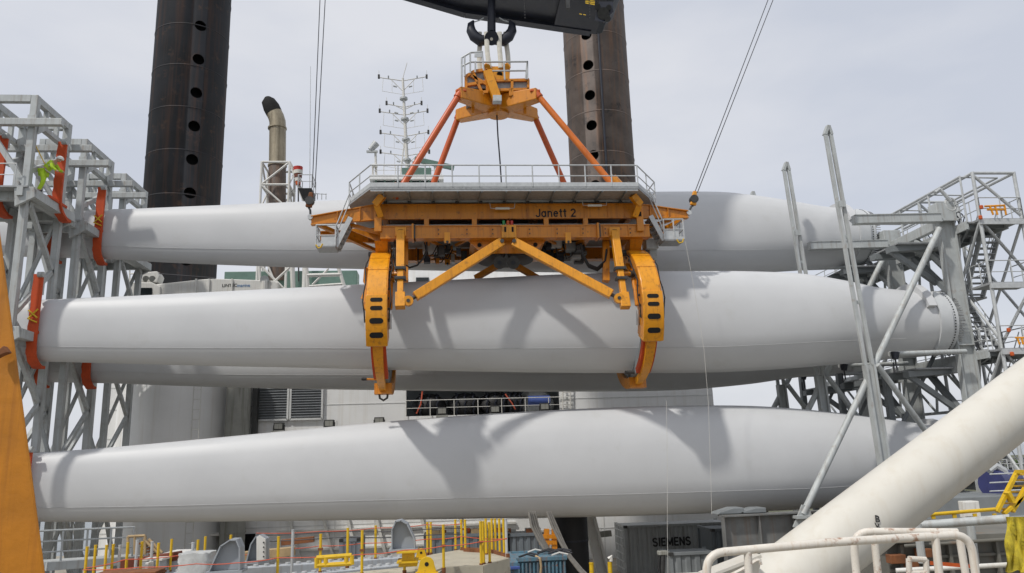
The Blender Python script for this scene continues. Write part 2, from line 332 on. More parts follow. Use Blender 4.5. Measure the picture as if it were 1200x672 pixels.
def make_blade(key, label, Y, st, bow=0.0, rootcuff=True):
    pts = []
    for u, vt, vb in st:
        A, B = P(u, vt, Y), P(u, vb, Y); pts.append(((A.x+B.x)/2, (A.z+B.z)/2, (A.z-B.z)/2))
    x0, z0, h0 = pts[0]
    ext = [(x0-20, z0+0.1, 0.12), (x0-17, z0+0.08, 0.55), (x0-9, z0+0.02, h0*0.74)]
    S = catmull(ext+pts, 6); xr = pts[-1][0]; xm = max(pts, key=lambda p: p[2])[0]
    rings = []; info = []
    for x, z, h in S:
        if x > xm: f = (x-xm)/(xr-xm); c = min(1, f*1.15)**1.5; d = h*(0.60+0.40*min(1, f*1.1)**1.3)
        else: f = (xm-x)/(xm-x0); c = 0; d = h*max(0.34, 0.60-0.2*f)
        d = max(d, 0.05)
        sp = sec_pts(c); info.append((x, z, h, d, c))
        rings.append([V((x, Y+bow+a*d, z+b*h)) for a, b in sp])
    bo = thing('turbine_blade', label, 'turbine blade', (xr, Y, z0), 'rotor blades')
    mb = MB(); mb.sweep(rings, True, True); mb.build('shell', 'blade', bo, True)
    # seam: narrow raised joint strip along the crease of the lower front
    k = 7
    for name, kk, w_, mm in (('joint_seam', 7, 0.012, 'tape'),):
        mb = MB(); rr = []
        for i, r in enumerate(rings):
            if info[i][0] > xr-2.0: break
            p = r[kk]; nrm = V((0, r[kk-1].z-r[kk+1].z, -(r[kk-1].y-r[kk+1].y))).normalized()
            if nrm.y > 0: nrm = -nrm
            tv = (r[kk-1]-r[kk+1]).normalized()
            rr.append([p+nrm*0.004+tv*w_, p+nrm*0.012+tv*w_*0.6, p+nrm*0.012-tv*w_*0.6, p+nrm*0.004-tv*w_])
        mb.sweep(rr, True, True); mb.build(name, mm, bo)
    BL[key] = dict(Y=Y, info=info, rings=rings, obj=bo, xr=xr, z=pts[-1][1], h=pts[-1][2])
    # root end: flange ring, dark opening, studs
    zc, hr = pts[-1][1], pts[-1][2]; d = info[-1][3]
    mb = MB(); n = 40; ring = []
    for xx, s in ((xr-0.35, 1.0), (xr-0.33, 1.018), (xr+0.06, 1.018), (xr+0.08, 0.99), (xr+0.08, 0.88), (xr+0.02, 0.87)):
        ring.append([V((xx, Y+math.cos(6.2832*i/n)*d*s, zc+math.sin(6.2832*i/n)*hr*s)) for i in range(n)])
    mb.sweep(ring, True, False); fl = mb.build('root_flange', 'blade_trim', bo, True)
    mb = MB(); ring = [[V((xr+0.03, Y+math.cos(6.2832*i/n)*d*0.9*s, zc+math.sin(6.2832*i/n)*hr*0.9*s)) for i in range(n)] for s in (1, 0.5, 0.02)]
    mb.sweep(ring, True, True); mb.build('root_cover', 'rack_dark', bo)
    mb = MB()
    for i in range(72):
        a = 6.2832*i/72; p = V((xr+0.07, Y+math.cos(a)*d*0.94, zc+math.sin(a)*hr*0.94)); mb.tube(p, p+V((0.34, 0, 0)), 0.028, n=5)
    tag(mb.build('root_studs', 'steel_bright', bo), None, None, None, 'stuff')
    mb = MB()
    for i in range(72):
        a = 6.2832*i/72; p = V((xr-0.12, Y+math.cos(a)*d*1.015, zc+math.sin(a)*hr*1.015)); o2 = V((0, math.cos(a), math.sin(a)))
        mb.tube(p, p+o2*0.02, 0.035, n=6)
    tag(mb.build('barrel_nut_caps', 'dark_metal', bo), None, None, None, 'stuff')
    if rootcuff:
        # white half disc behind the root and strap plate round its front
        rs = V((xr-1.25, Y, zc)); mb = MB(); rg = []
        for xx, s in ((-0.2, 0.9), (-0.2, 1.27), (0.2, 1.27), (0.2, 0.9)):
            rg.append([rs+V((xx, math.cos(a)*d*s+0.12, math.sin(a)*hr*s)) for a in [math.radians(20+i*11) for i in range(14)]])
        n2 = len(rg[0]); rg2 = [[rg[j][i] for j in range(4)] for i in range(n2)]
        mb.sweep(rg2, True, True); mb.build('root_saddle_disc', 'blade', bo, True)
        mb = MB(); rg2 = []
        for i in range(22):
            a = math.radians(128+i*6.2); wd = 0.30 if 3 < i < 19 else (0.06+0.08*min(i, 21-i))
            y1, z1 = math.cos(a), math.sin(a)
            rg2.append([V((xr-0.62+xx*wd, Y+y1*d*s, zc+z1*hr*s)) for xx, s in ((-1, 1.0), (-1, 1.11), (1, 1.11), (1, 1.0))])
        mb.sweep(rg2, True, True); mb.build('root_strap_plate', 'blade_trim', bo, True)
    return bo
b2 = [(58, 351, 424), (150, 347, 426.5), (250, 342, 429), (350, 337, 431), (450, 332, 433.5), (550, 327, 435.5), (650, 322, 437), (750, 318.5, 437.5), (820, 318, 437), (880, 318.5, 434.5), (940, 321.5, 430.5), (990, 329.5, 426), (1025, 337, 422), (1060, 341, 419.5), (1098, 343, 416)]
b1 = [(128, 246, 304), (200, 243, 308), (300, 239, 312), (400, 235, 315), (550, 230.5, 318), (700, 227, 320), (830, 226, 321), (880, 230, 320), (920, 236, 318), (960, 243, 315), (985, 246, 312), (1008, 248, 309)]
b3 = [(40, 531, 611.5), (120, 525, 612), (200, 518, 612), (300, 508.5, 611), (400, 499, 610), (500, 490.5, 609), (600, 483.5, 607.5), (700, 478.5, 606), (800, 475.5, 603), (880, 475.5, 600), (940, 479, 597), (1000, 485, 590), (1045, 491, 582), (1085, 496, 574), (1122, 499, 568)]
b4 = [(110, 391, 449), (200, 391, 452), (300, 389, 455), (450, 383, 457.5), (600, 378, 459), (720, 374, 459), (800, 373, 457), (870, 376, 451), (920, 381, 444), (965, 385, 439), (1008, 388, 436)]
YC = [36.0, 41.0, 46.0]
make_blade('2', 'long white turbine blade gripped by the yellow lifting yoke', 36.0, b2)
make_blade('3', 'lowest white turbine blade lying in the rack under the gripped blade', 36.6, b3)
make_blade('1', 'topmost white turbine blade in the rack, passing behind the yoke walkway', 41.3, b1)
make_blade('4', 'shaded white turbine blade seen just below the gripped blade, resting behind it', 41.3, b4)
# ================================================================== jack-up legs
def leg(u, v, Y, wpx, ztop, zbot, holes, m, label, hole_ang):
    c = P(u, v, Y); rad = (P(u+wpx/2, v, Y)-P(u-wpx/2, v, Y)).length/2
    t = thing('jackup_leg', label, 'jack-up leg', (c.x, Y, zbot))
    n = 64; mb = MB()
    rr = [[V((c.x+math.cos(6.28318*i/n)*r, Y+math.sin(6.28318*i/n)*r, z)) for i in range(n)] for r, z in ((rad, zbot), (rad, ztop), (rad-0.12, ztop), (rad-0.12, zbot))]
    mb.sweep(rr+[rr[0]], True, False); body = mb.build('leg_tube', m, t, True)
    cut = MB(); 
    for z in holes:
        d = V((math.sin(hole_ang), -math.cos(hole_ang), 0)); p = V((c.x, Y, z)); cut.tube(p+d*(rad-0.6), p+d*(rad+0.6), 0.43, n=20)
    co = cut.build('cutter', 'hole', t)
    bo = body.modifiers.new('b', 'BOOLEAN'); bo.object = co; bo.operation = 'DIFFERENCE'; bo.solver = 'EXACT'
    dg = bpy.context.evaluated_depsgraph_get(); me = bpy.data.meshes.new_from_object(body.evaluated_get(dg))
    body.modifiers.clear(); body.data = me; bpy.data.objects.remove(co)
    mb = MB(); mb.tube((c.x, Y, zbot), (c.x, Y, ztop), rad-0.7, n=24); mb.build('inner_tube', 'hole', t)
    z = zbot+2
    while z < ztop:
        mb = MB(); rg = [[V((c.x+math.cos(6.28318*i/48)*r, Y+math.sin(6.28318*i/48)*r, zz)) for i in range(48)] for r, zz in ((rad, z-0.05), (rad+0.03, z-0.03), (rad+0.03, z+0.03), (rad, z+0.05))]
        mb.sweep(rg, True, False); mb.build('weld_ring', m, t, True); z += 3.4
    return t, c, rad
YL = 57.0
hz = [P(236.5-k*1.6, 30+k*39.2, YL-2.4).z for k in range(-6, 9)]
legL, cL, radL = leg(219, 150, YL, 85, P(229, -330, YL).z, 0.5, hz, 'leg_steel', 'dark jack-up leg with a column of round pin holes beside the exhaust funnel', 0.52)
hz = [P(687+k*3.0, 42+k*35.2, YL-2.2).z for k in range(-7, 16)]
legR, cR, radR = leg(701, 120, YL, 73, P(675, -330, YL).z, 0.5, hz, 'leg_rust', 'rust-streaked brown jack-up leg behind the crane hook and yoke', -0.46)
x = cR.x; a = 0.28
p = V((x-math.sin(0.09)*(radR+0.06), YL-math.cos(0.09)*(radR+0.06), 0)); tube(legR, 'hydraulic_line', p+V((0, 0, 6)), p+V((0, 0, 62)), 0.09, 'black_steel')
# ================================================================== accommodation block
YW = 51.0
def WX(u, v=470): return P(u, v, YW).x
def WZ(v, u=480): return P(u, v, YW).z
t = thing('accommodation_block', 'white ship superstructure wall with louvres and a fender bay behind the blades', 'ship superstructure', (0, YW, 0.5))
xa, xb = WX(128), WX(836); ztop = WZ(352); ox0, ox1 = WX(476), WX(656); oz0, oz1 = WZ(486, 560), WZ(440, 560)
zb = 0.5
def wallbox(name, x0, x1, z0, z1, y0=YW, y1=YW+0.3, m='wall_white', par=t):
    return MB().box(((x0+x1)/2, (y0+y1)/2, (z0+z1)/2), (x1-x0, y1-y0, z1-z0)).build(name, m, par)
wallbox('wall_panel', xa, ox0, zb, ztop); wallbox('wall_panel', ox1, xb, zb, ztop)
wallbox('wall_panel', ox0, ox1, zb, oz0); wallbox('wall_panel', ox0, ox1, oz1, ztop)
wallbox('side_wall', xb-0.3, xb, zb, ztop, YW+0.3, YW+12); wallbox('side_wall', xa, xa+0.3, zb, ztop, YW+0.3, YW+12)
wallbox('roof', xa, xb, ztop, ztop+0.2, YW-0.15, YW+12)
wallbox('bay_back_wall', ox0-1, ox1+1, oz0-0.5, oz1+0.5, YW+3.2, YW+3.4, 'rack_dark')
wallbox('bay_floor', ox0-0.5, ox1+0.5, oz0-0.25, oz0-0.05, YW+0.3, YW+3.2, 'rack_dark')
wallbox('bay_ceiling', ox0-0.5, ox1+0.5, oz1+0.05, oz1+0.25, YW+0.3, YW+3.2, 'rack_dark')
for vv in (395, 447, 472, 505, 530, 560, 612, 628):
    z = WZ(vv); MB().box(((xa+ox0)/2, YW-0.01, z), (ox0-xa-0.1, 0.02, 0.05)).build('weld_seam', 'wall_seam', t)
    if z < oz0 or z > oz1: MB().box(((ox0+xb)/2, YW-0.01, z), (xb-ox0-0.1, 0.02, 0.05)).build('weld_seam', 'wall_seam', t)
    else: MB().box(((ox1+xb)/2, YW-0.01, z), (xb-ox1-0.1, 0.02, 0.05)).build('weld_seam', 'wall_seam', t)
for uu in (250, 395, 440, 700, 770):
    MB().box((WX(uu), YW-0.012, (zb+oz0)/2), (0.05, 0.02, oz0-zb-0.3)).build('weld_seam', 'wall_seam', t)
# stiffener rails and slanted braces on the lower wall
for vv in (618, 640): MB().box(((WX(330)+WX(600))/2, YW-0.1, WZ(vv, 465)), (WX(600)-WX(330), 0.16, 0.12)).build('rubbing_strake', 'white_paint', t)
for uu in (345, 385, 413, 447, 500, 545, 700):
    beam(t, 'support_bracket', P(uu+6, 655, YW-0.3), P(uu-8, 600, YW-0.15), 0.18, 0.14, 'white_paint')
# louvres
for u0_, u1_ in ((302, 338), (341, 378)):
    x0, x1, z0, z1 = WX(u0_), WX(u1_), WZ(492, 340), WZ(440, 340)
    lo = MB().box(((x0+x1)/2, YW-0.02, (z0+z1)/2), (x1-x0, 0.05, z1-z0)).build('louvre', 'rack_dark', t)
    for a_, b_ in (((x0, z0), (x1, z0)), ((x0, z1), (x1, z1)), ((x0, z0), (x0, z1)), ((x1, z0), (x1, z1))):
        MB().beam((a_[0], YW-0.12, a_[1]), (b_[0], YW-0.12, b_[1]), 0.12, 0.14, (0, 1, 0)).build('louvre_frame', 'wall_seam', lo)
    k = z0+0.14
    while k < z1-0.05:
        R = Matrix.Rotation(math.radians(-38), 3, 'X'); MB().box(((x0+x1)/2, YW-0.11, k), (x1-x0-0.1, 0.17, 0.025), R).build('slat', 'louvre', lo); k += 0.165
# small windows on lower wall and ledge
for u0_, u1_ in ((261, 271), (272, 283)):
    wn_ = MB().box(((WX(u0_)+WX(u1_))/2, YW-0.03, WZ(616, 270)), (WX(u1_)-WX(u0_)-0.1, 0.06, 0.75)).build('window', 'dark_glass', t)
    MB().box(((WX(u0_)+WX(u1_))/2, YW-0.05, WZ(622.8, 270)), (WX(u1_)-WX(u0_)+0.02, 0.16, 0.08)).build('sill', 'white_paint', wn_)
MB().box(((WX(228)+WX(290))/2, YW-0.5, WZ(625, 260)), (WX(290)-WX(228), 1.0, 0.12)).build('ledge', 'white_paint', t)
MB().box((WX(285), YW-0.03, WZ(638, 285)), (2.2, 0.06, 1.2)).build('dark_doorway', 'hole', t)
# deckhouse, wheelhouse
wallbox('deckhouse', WX(447, 320), WX(735, 320), ztop+0.2, WZ(285), YW+2.0, YW+9)
for uu in (470, 495, 520):
    MB().box((P(uu, 322, YW+2).x, YW+1.97, WZ(322)), (0.9, 0.06, 0.5)).build('window', 'dark_glass', t)
# jacking tower round the leg
t2 = thing('jacking_tower', 'white cylindrical jacking tower carrying the dark leg', 'jacking tower', (cL.x, YL, 0.5))
mb = MB(); n = 48; zt = WZ(385, 200); rj = radL+0.55; cy = YW+rj-2.6
rr = [[V((P(206, 480, YW).x+math.cos(6.28318*i/n)*r, cy+math.sin(6.28318*i/n)*r, z)) for i in range(n)] for r, z in ((rj, 0.5), (rj, zt), (rj+0.15, zt), (rj+0.15, zt+0.3), (rj-0.5, zt+0.3))]
mb.sweep(rr, True, True); mb.build('tower_shell', 'wall_white', t2, True)
p = P(231, 470, YW-2.3); 
for s in (-0.22, 0.22): tube(t2, 'ladder_rail', V((p.x+s, YW-2.35, 1)), V((p.x+s, YW-2.35, zt)), 0.03, 'white_paint', n=6)
k = 1.4
while k < zt: tube(t2, 'rung', V((p.x-0.22, YW-2.35, k)), V((p.x+0.22, YW-2.35, k)), 0.02, 'white_paint', n=5); k += 0.6
# stained vent cylinder
t = thing('vent_trunk', 'grey streaked cylindrical vent trunk standing between the jacking tower and the louvres', 'vent', (WX(279), YW-1.0, 0.5))
c = P(279, 480, YW-1.0); tube(t, 'trunk', V((c.x, YW-1.0, 0.5)), V((c.x, YW-1.0, WZ(425))), 0.74, 'stained', n=28)
MB().box((c.x+0.95, YW-0.55, WZ(480)), (0.3, 0.5, 3.6)).build('cable_tray', 'dark_metal', t)
for k in range(3): MB().tube((c.x, YW-1, 3+k*2.4), (c.x, YW-1, 3.08+k*2.4), 0.78, n=28).build('band', 'stained', t, True)
# floodlights along the ledge over the lowest blade
for u, v in ((327, 500), (386, 496.5), (444.5, 493.5), (518, 482), (580, 480), (638, 477)):
    c = P(u, v, YW-0.6); t = thing('floodlight', {327: 'boxy floodlight under the louvre beside the vent trunk', 386: 'boxy floodlight on the plain wall next to the louvres', 444: 'boxy floodlight between the shackled clamp tip and the fender bay'}.get(int(u), {518: 'boxy floodlight below the first black fender of the bay', 580: 'boxy floodlight under the middle of the fender bay', 638: 'boxy floodlight below the blue bundle in the fender bay'}.get(int(u))), 'floodlight', (c.x, YW-0.6, c.z-0.45), 'floodlights on the superstructure ledge')
    hs_ = MB().box(c, (0.62, 0.4, 0.46)).build('housing', 'dark_metal', t, bevel=0.03)
    MB().box(c+V((0, -0.21, 0)), (0.48, 0.03, 0.32)).build('lens', 'stained', hs_)
    MB().box(c+V((0, 0.1, -0.37)), (0.75, 0.9, 0.2)).build('bracket', 'stained', t)
    for s in (-1, 1): MB().box(c+V((s*0.34, 0, -0.12)), (0.04, 0.12, 0.4)).build('yoke_arm', 'dark_metal', t)
# fender bay contents
def blob(name, m, par, c, rx, ry, rz, seed, amp=0.12, n=14):
    rnd = random.Random(seed); mb = MB(); rg = []
    ph = [rnd.uniform(0, 6) for _ in range(6)]
    for i in range(n+1):
        th = math.pi*i/n; row = []
        for k in range(n*2):
            a = math.pi*k/n; f = 1+amp*(math.sin(3*a+ph[0]+2*th)+0.7*math.sin(5*a+ph[1]-3*th)+0.5*math.sin(9*a+ph[2]+7*th))
            row.append(V(c)+V((rx*math.sin(th)*math.cos(a)*f, ry*math.sin(th)*math.sin(a)*f, rz*math.cos(th)*(1+amp*0.4*math.sin(4*th+ph[3])))))
        rg.append(row)
    mb.sweep(rg, True, True); return mb.build(name, m, par, 'all')
fl = ['crumpled black rubber fender at the bay end nearest the louvres', 'black rubber fender second in the bay', 'black rubber fender in the middle of the bay', 'black rubber fender beside the pale tarpaulin bundle']
for i, u in enumerate((503, 545, 580, 603)):
    c = P(u, 474, YW+1.3); zc_ = oz0+0.72; t = thing('rubber_fender', fl[i], 'fender', (c.x, YW+1.3, oz0-0.05), 'fenders in the superstructure bay')
    fb_ = blob('fender_body', 'black_rubber', t, (c.x, YW+1.3, zc_), 1.12 if i < 3 else 0.6, 0.8, 0.8, 40+i, 0.06)
    for a in (-0.55, 0.0, 0.55):
        pts = [V((c.x+a*(1 if i < 3 else 0.6)+0.1*math.sin(3*k), YW+1.3-math.cos(-1.2+k*0.3)*0.86, zc_+math.sin(-1.2+k*0.3)*0.82)) for k in range(9)]
        MB().path(pts, 0.06, 6).build('lashing_strap', 'black_steel', fb_, True)
for i, (u, v, du, dv, lb) in enumerate(((488, 485, 7, -26, 'orange lashing rope hanging at the louvre end of the fender bay'), (592, 462, 12, 18, 'orange lashing rope draped over the fenders'))):
    a = P(u, v, YW+0.25); b = P(u+du, v+dv, YW+0.25); m_ = (a+b)/2+V((0.1, -0.05, -0.1))
    tag(MB().path([a, m_, b], 0.05, 6).build('lashing_rope', 'rope_red', None, True), lb, 'rope')
c = P(628, 474, YW+1.5); t = thing('tarpaulin_bundle', 'pale tarpaulin bundle with a blue sleeve in the fender bay', 'bundle', (c.x, c.y, oz0-0.05))
blob('tarpaulin', 'plastic_wrap', t, (c.x, YW+1.6, oz0+0.75), 1.15, 0.7, 0.95, 77, 0.09); MB().tube((c.x-0.6, YW+0.75, oz0+0.85), (c.x+0.85, YW+0.75, oz0+0.85), 0.34, n=16).build('blue_sleeve', 'blue_tarp', t, True)
t = thing('bay_railing', 'thin white railing across the fender bay opening', 'railing', (ox0, YW-0.1, oz0))
railing(t, [(ox0, YW-0.12, oz0), (ox1+0.8, YW-0.12, oz0)], 1.0, 1.6, 0.028, 'white_paint')
t = thing('wall_ladder', 'white ladder and cage fixed beside the fender bay', 'ladder', (WX(672), YW-0.3, oz0))
for s in (-0.25, 0.25): tube(t, 'stile', P(664, 490, YW-0.25)+V((s, 0, 0)), P(664, 440, YW-0.25)+V((s, 0, 0)), 0.04, 'white_paint', n=6)
for k in range(9): q = P(664, 487-k*5.4, YW-0.25); tube(t, 'rung', q+V((-0.25, 0, 0)), q+V((0.25, 0, 0)), 0.025, 'white_paint', n=5)
# ================================================================== wheelhouse, masts
t = thing('wheelhouse', 'pale green-windowed wheelhouse showing above the top blade, under the radar mast', 'wheelhouse', (P(480, 230, 62).x, 62, ztop))
x0, x1 = P(436, 215, 60).x, P(517, 215, 60).x; zt, z1, z2 = P(475, 206, 60).z, P(475, 211, 60).z, P(475, 224, 60).z
MB().box(((x0+x1)/2, 64, (z2+ztop)/2), (x1-x0-0.6, 8, z2-ztop)).build('lower_wall', 'wall_white', t)
MB().box(((x0+x1)/2, 64, (zt+z1)/2), (x1-x0+0.4, 8.4, zt-z1)).build('roof', 'wall_white', t)
MB().box(((x0+x1)/2, 64, (z1+z2)/2), (x1-x0-0.4, 7.6, z1-z2)).build('window_band', 'glass', t)
for k in range(8):
    MB().box((x0+0.3+(x1-x0-0.6)*k/7, 60.15, (z1+z2)/2), (0.14, 0.12, z1-z2)).build('mullion', 'green_paint', t)
MB().box(((x0+x1)/2+0.8, 60.3, zt+0.35), (2.4, 0.5, 0.7)).build('roof_locker', 'green_paint', t)
railing(t, [(x0, 60.1, zt), (x1, 60.1, zt)], 1.0, 0.9, 0.03, 'white_paint')
YM = 61.0
m = thing('radar_mast', 'tall white lattice mast with five antenna crossarms above the wheelhouse', 'mast', (P(475, 210, YM).x, YM, zt))
def pm(u, v): return P(u, v, YM)
tube(m, 'pole', pm(478, 212), pm(472, 92), 0.17, 'white_paint', 0.1, 12); tube(m, 'top_whip', pm(472, 92), pm(477, 74), 0.035, 'white_paint', n=5)
for s in (-1, 1): tube(m, 'stay_leg', pm(476+s*7, 208), pm(474, 165), 0.06, 'white_paint', n=6)
for (v, l, r, sag) in ((92, 444, 500, 1), (123, 453, 494, 0.4), (132, 445, 501, 1), (157, 446, 502, 1), (180, 446, 503, 1)):
    cu = 472+(v-92)*0.045
    tube(m, 'crossarm', pm(l, v-1), pm(cu, v+3), 0.042, 'white_paint', n=6); tube(m, 'crossarm', pm(cu, v+3), pm(r, v-2), 0.042, 'white_paint', n=6)
    for s, e in ((-1, l), (1, r)):
        tube(m, 'brace', pm(cu, v+15*sag), pm(cu+(e-cu)*0.5, v+1), 0.035, 'white_paint', n=6)
        if sag == 1:
            tube(m, 'hanger', pm(e-s*5, v), pm(e-s*4, v+15), 0.02, 'white_paint', n=5); tube(m, 'lower_wire', pm(e-s*4, v+15), pm(cu, v+19), 0.02, 'white_paint', n=5)
            tube(m, 'hanger', pm(cu+(e-cu)*0.45, v+1), pm(cu+(e-cu)*0.45, v+17), 0.018, 'white_paint', n=5)
        MB().box(pm(e, v-2), (0.17, 0.17, 0.34)).build('antenna_unit', 'dark_metal', m)
        MB().box(pm(cu+(e-cu)*0.6, v-1.5), (0.1, 0.1, 0.22)).build('small_lamp', 'rack_dark', m)
        MB().tube(pm(cu+s*7, v+10), pm(cu+s*11, v+9), 0.08, n=8).build('horn', 'galv', m, True)
        tube(m, 'whip', pm(e, v), pm(e, v-9), 0.02, 'white_paint', n=5)
for z in range(4): MB().tube(pm(473+z*1.3, 115+z*24), pm(473.1+z*1.3, 117+z*24), 0.34, n=12).build('platform_ring', 'galv', m, True)
t = thing('radar_scanner', 'pale green horizontal radar scanner beside the lattice mast', 'radar', (P(510, 192, 60.5).x, 60.5, zt))
beam(t, 'scanner_bar', P(486, 187, 60.5), P(532, 197, 60.5), 0.4, 0.36, 'green_paint'); tube(t, 'pedestal', P(511, 194, 60.6), P(512, 208, 60.6), 0.2, 'white_paint')
t = thing('satellite_post', 'white post with a dome and tilted searchlight at the wheelhouse edge', 'antenna post', (P(440, 210, 60.5).x, 60.5, zt))
tube(t, 'post', P(441, 214, 60.5), P(440, 178, 60.5), 0.1, 'white_paint'); tube(t, 'post', P(437.5, 214, 60.5), P(437, 195, 60.5), 0.06, 'white_paint')
MB().tube(P(439, 196, 60.4), P(439, 193, 60.4), 0.26, 0.18, 14).build('dome', 'white_paint', t, True)
MB().tube(P(434, 176, 60.4), P(441, 168, 60.4), 0.24, 0.32, 12).build('searchlight', 'galv', t, True); MB().box(P(436, 178, 60.4), (0.9, 0.3, 0.14)).build('bracket', 'galv', t)
# ================================================================== funnel and lattice
YF = 54.0
t = thing('exhaust_funnel', 'tall exhaust pipe with a soot-black bent mouth inside a white lattice frame', 'exhaust funnel', (P(325, 240, YF).x, YF, ztop))
pts = [P(324.5, 330, YF), P(325, 238, YF), P(325, 196, YF)]
tube(t, 'lower_pipe', pts[0], P(325, 194, YF), 0.62, 'leg_rust', n=20)
tube(t, 'upper_pipe', P(325, 194, YF), P(325.5, 150, YF), 0.6, 'funnel', n=20)
MB().path([P(325.5, 151, YF), P(325.3, 143, YF), P(323.5, 137, YF), P(321, 132, YF)], 0.58, 20, [0.6, 0.59, 0.58, 0.57]).build('elbow', 'funnel', t, True)
mb = MB(); mb.path([P(321.4, 132.8, YF), P(318, 126, YF), P(314.5, 119, YF), P(313.5, 114.5, YF)], 0.57, 20, [0.585, 0.6, 0.5, 0.22]); mb.build('mouth', 'soot', t, True)
for v in (150, 194): MB().tube(P(325, v, YF), P(325, v+1.5, YF), 0.68, n=20).build('band', 'funnel', t, True)
fc = V((P(325, 240, YF).x, YF, 0)); hw = 0.98; z1_, z0_ = P(325, 196, YF).z, ztop+0.2; zm = P(325, 222, YF).z
cs = [fc+V((sx*hw, sy*hw, 0)) for sx, sy in ((-1, -1), (1, -1), (1, 1), (-1, 1))]
lv = [z0_, P(325, 290, YF).z, P(325, 250, YF).z, zm, z1_]
for c in cs: tube(t, 'lattice_post', c+V((0, 0, z0_)), c+V((0, 0, z1_)), 0.09, 'white_paint', n=8)
for i in range(4):
    a, b = cs[i], cs[(i+1) % 4]
    for j, z in enumerate(lv[1:]):
        tube(t, 'lattice_ring', a+V((0, 0, z)), b+V((0, 0, z)), 0.08, 'white_paint', n=6)
        tube(t, 'lattice_brace', (a if j % 2 else b)+V((0, 0, lv[j])), (b if j % 2 else a)+V((0, 0, z)), 0.07, 'white_paint', n=6)
for c in cs[1:3]: tube(t, 'raking_leg', c+V((0, 0, z1_)), c+V((1.0, 0, zm-1.2)), 0.08, 'white_paint', n=6); 
t = thing('windsock_lantern', 'red striped lantern on a thin pole between funnel and caged platform', 'signal lantern', (P(349, 235, 53).x, 53, ztop+0.2))
tube(t, 'pole', P(350, 330, 53), P(349.5, 205, 53), 0.05, 'dark_metal', n=6)
for k, mm in enumerate(('red_orange', 'white_paint', 'leg_red', 'lamp_white', 'red_lamp')):
    MB().tube(P(349.4, 217-k*4.2, 53), P(349.3, 213-k*4.2, 53), 0.17+0.05*min(k, 3), 0.19+0.05*min(k, 3), 12).build('lantern_band', mm, t, True)
t = thing('lookout_platform', 'small dark caged platform with whip aerial near the funnel', 'platform', (P(360, 230, 53).x, 53, ztop+0.2))
q0, q1 = P(351, 224, 53), P(367, 224, 53); zq = P(360, 224, 53).z; zq2 = P(360, 234, 53).z
mb = MB(); mb.add([(q0.x, 52.4, zq), (q1.x, 52.4, zq), (q1.x, 54, zq), (q0.x, 54, zq), (q0.x+0.25, 52.7, zq2), (q1.x+0.1, 52.7, zq2), (q1.x, 54, zq2), (q0.x+0.2, 54, zq2)], [(3, 2, 1, 0), (4, 5, 6, 7), (0, 1, 5, 4), (1, 2, 6, 5), (2, 3, 7, 6), (3, 0, 4, 7)]); mb.build('hopper_base', 'dark_metal', t)
tube(t, 'support', V(((q0.x+q1.x)/2, 53.2, zq2)), V(((q0.x+q1.x)/2, 53.2, ztop)), 0.16, 'white_paint')
railing(t, [(q0.x, 54, zq), (q0.x, 52.4, zq), (q1.x, 52.4, zq), (q1.x, 54, zq)], 1.0, 0.7, 0.03, 'galv')
tube(t, 'whip_aerial', P(363, 224, 53), P(364, 78, 53), 0.03, 'galv', 0.015, 5)
for k in range(4): tube(t, 'hand_loop', P(367+k*5, 227, 53.4), P(367+k*5, 234, 53.4), 0.03, 'galv', n=5)
tube(t, 'loop_rail', P(367, 227, 53.4), P(383, 228, 53.4), 0.03, 'galv', n=5)
# white deck crane seen between the blades
YK = 50.0
t = thing('deck_crane', 'white deck crane with lettered boom lying between top and gripped blades', 'deck crane', (P(170, 340, YK).x, YK, 0.5))
bm_ = MB(); bm_.prism([P(176, 347, YK), P(176, 334, YK), P(232, 328, YK), P(250, 326.5, YK), P(320, 329, YK), P(326, 331, YK), P(326, 352, YK), P(240, 352, YK)], (0, 1.2, 0)).build('boom', 'white_paint', t, bevel=0.05)
MB().prism([P(147, 356, YK-0.1), P(147, 334, YK-0.1), P(152, 331, YK-0.1), P(178, 331, YK-0.1), P(188, 336, YK-0.1), P(188, 356, YK-0.1)], (0, 1.7, 0)).build('cab', 'white_paint', t, bevel=0.05); cab_ = bpy.data.objects['cab']
MB().prism([P(161, 346, YK-0.14), P(161.5, 337.5, YK-0.14), P(178, 337.5, YK-0.14), P(178, 346, YK-0.14)], (0, 0.06, 0)).build('cab_window', 'dark_glass', cab_)
MB().prism([P(165, 331, YK), P(167, 322, YK), P(172, 319, YK), P(184, 318, YK), P(187, 323, YK), P(184, 331, YK)], (0, 0.9, 0)).build('winch_housing', 'white_paint', t, bevel=0.04)
for dx in (0, 7.5): MB().tube(P(171+dx, 327, YK-0.06), P(171+dx, 327, YK+0.3), 0.2, n=14).build('winch_drum', 'stained', bpy.data.objects['winch_housing'], True)
tube(t, 'pedestal', V((P(165, 350, YK+0.8).x, YK+0.8, 0.5)), P(165, 356, YK+0.8), 0.9, 'wall_white', n=24)
for a, b in (((152, 331), (152, 311)), ((165, 331), (165, 311)), ((152, 311), (165, 311)), ((152, 321), (165, 321)), ((152, 331), (165, 311))): tube(t, 'cage_bar', P(*a, YK+0.2), P(*b, YK+0.2), 0.05, 'white_paint', n=6)
for u in (229, 244, 271): beam(t, 'boom_rib', P(u, 349, YK-0.05), P(u+1, 327, YK-0.05), 0.1, 0.12, 'white_paint')
tube(t, 'luffing_wire', P(186, 321, YK), P(252, 326, YK), 0.03, 'wire', n=5); tube(t, 'boom_pivot', P(310, 343, YK-0.1), P(310, 330, YK-0.1), 0.2, 'white_paint')
MB().tube(P(310, 328, YK-0.2), P(310, 328, YK+0.3), 0.28, n=14).build('sheave', 'galv', t, True)
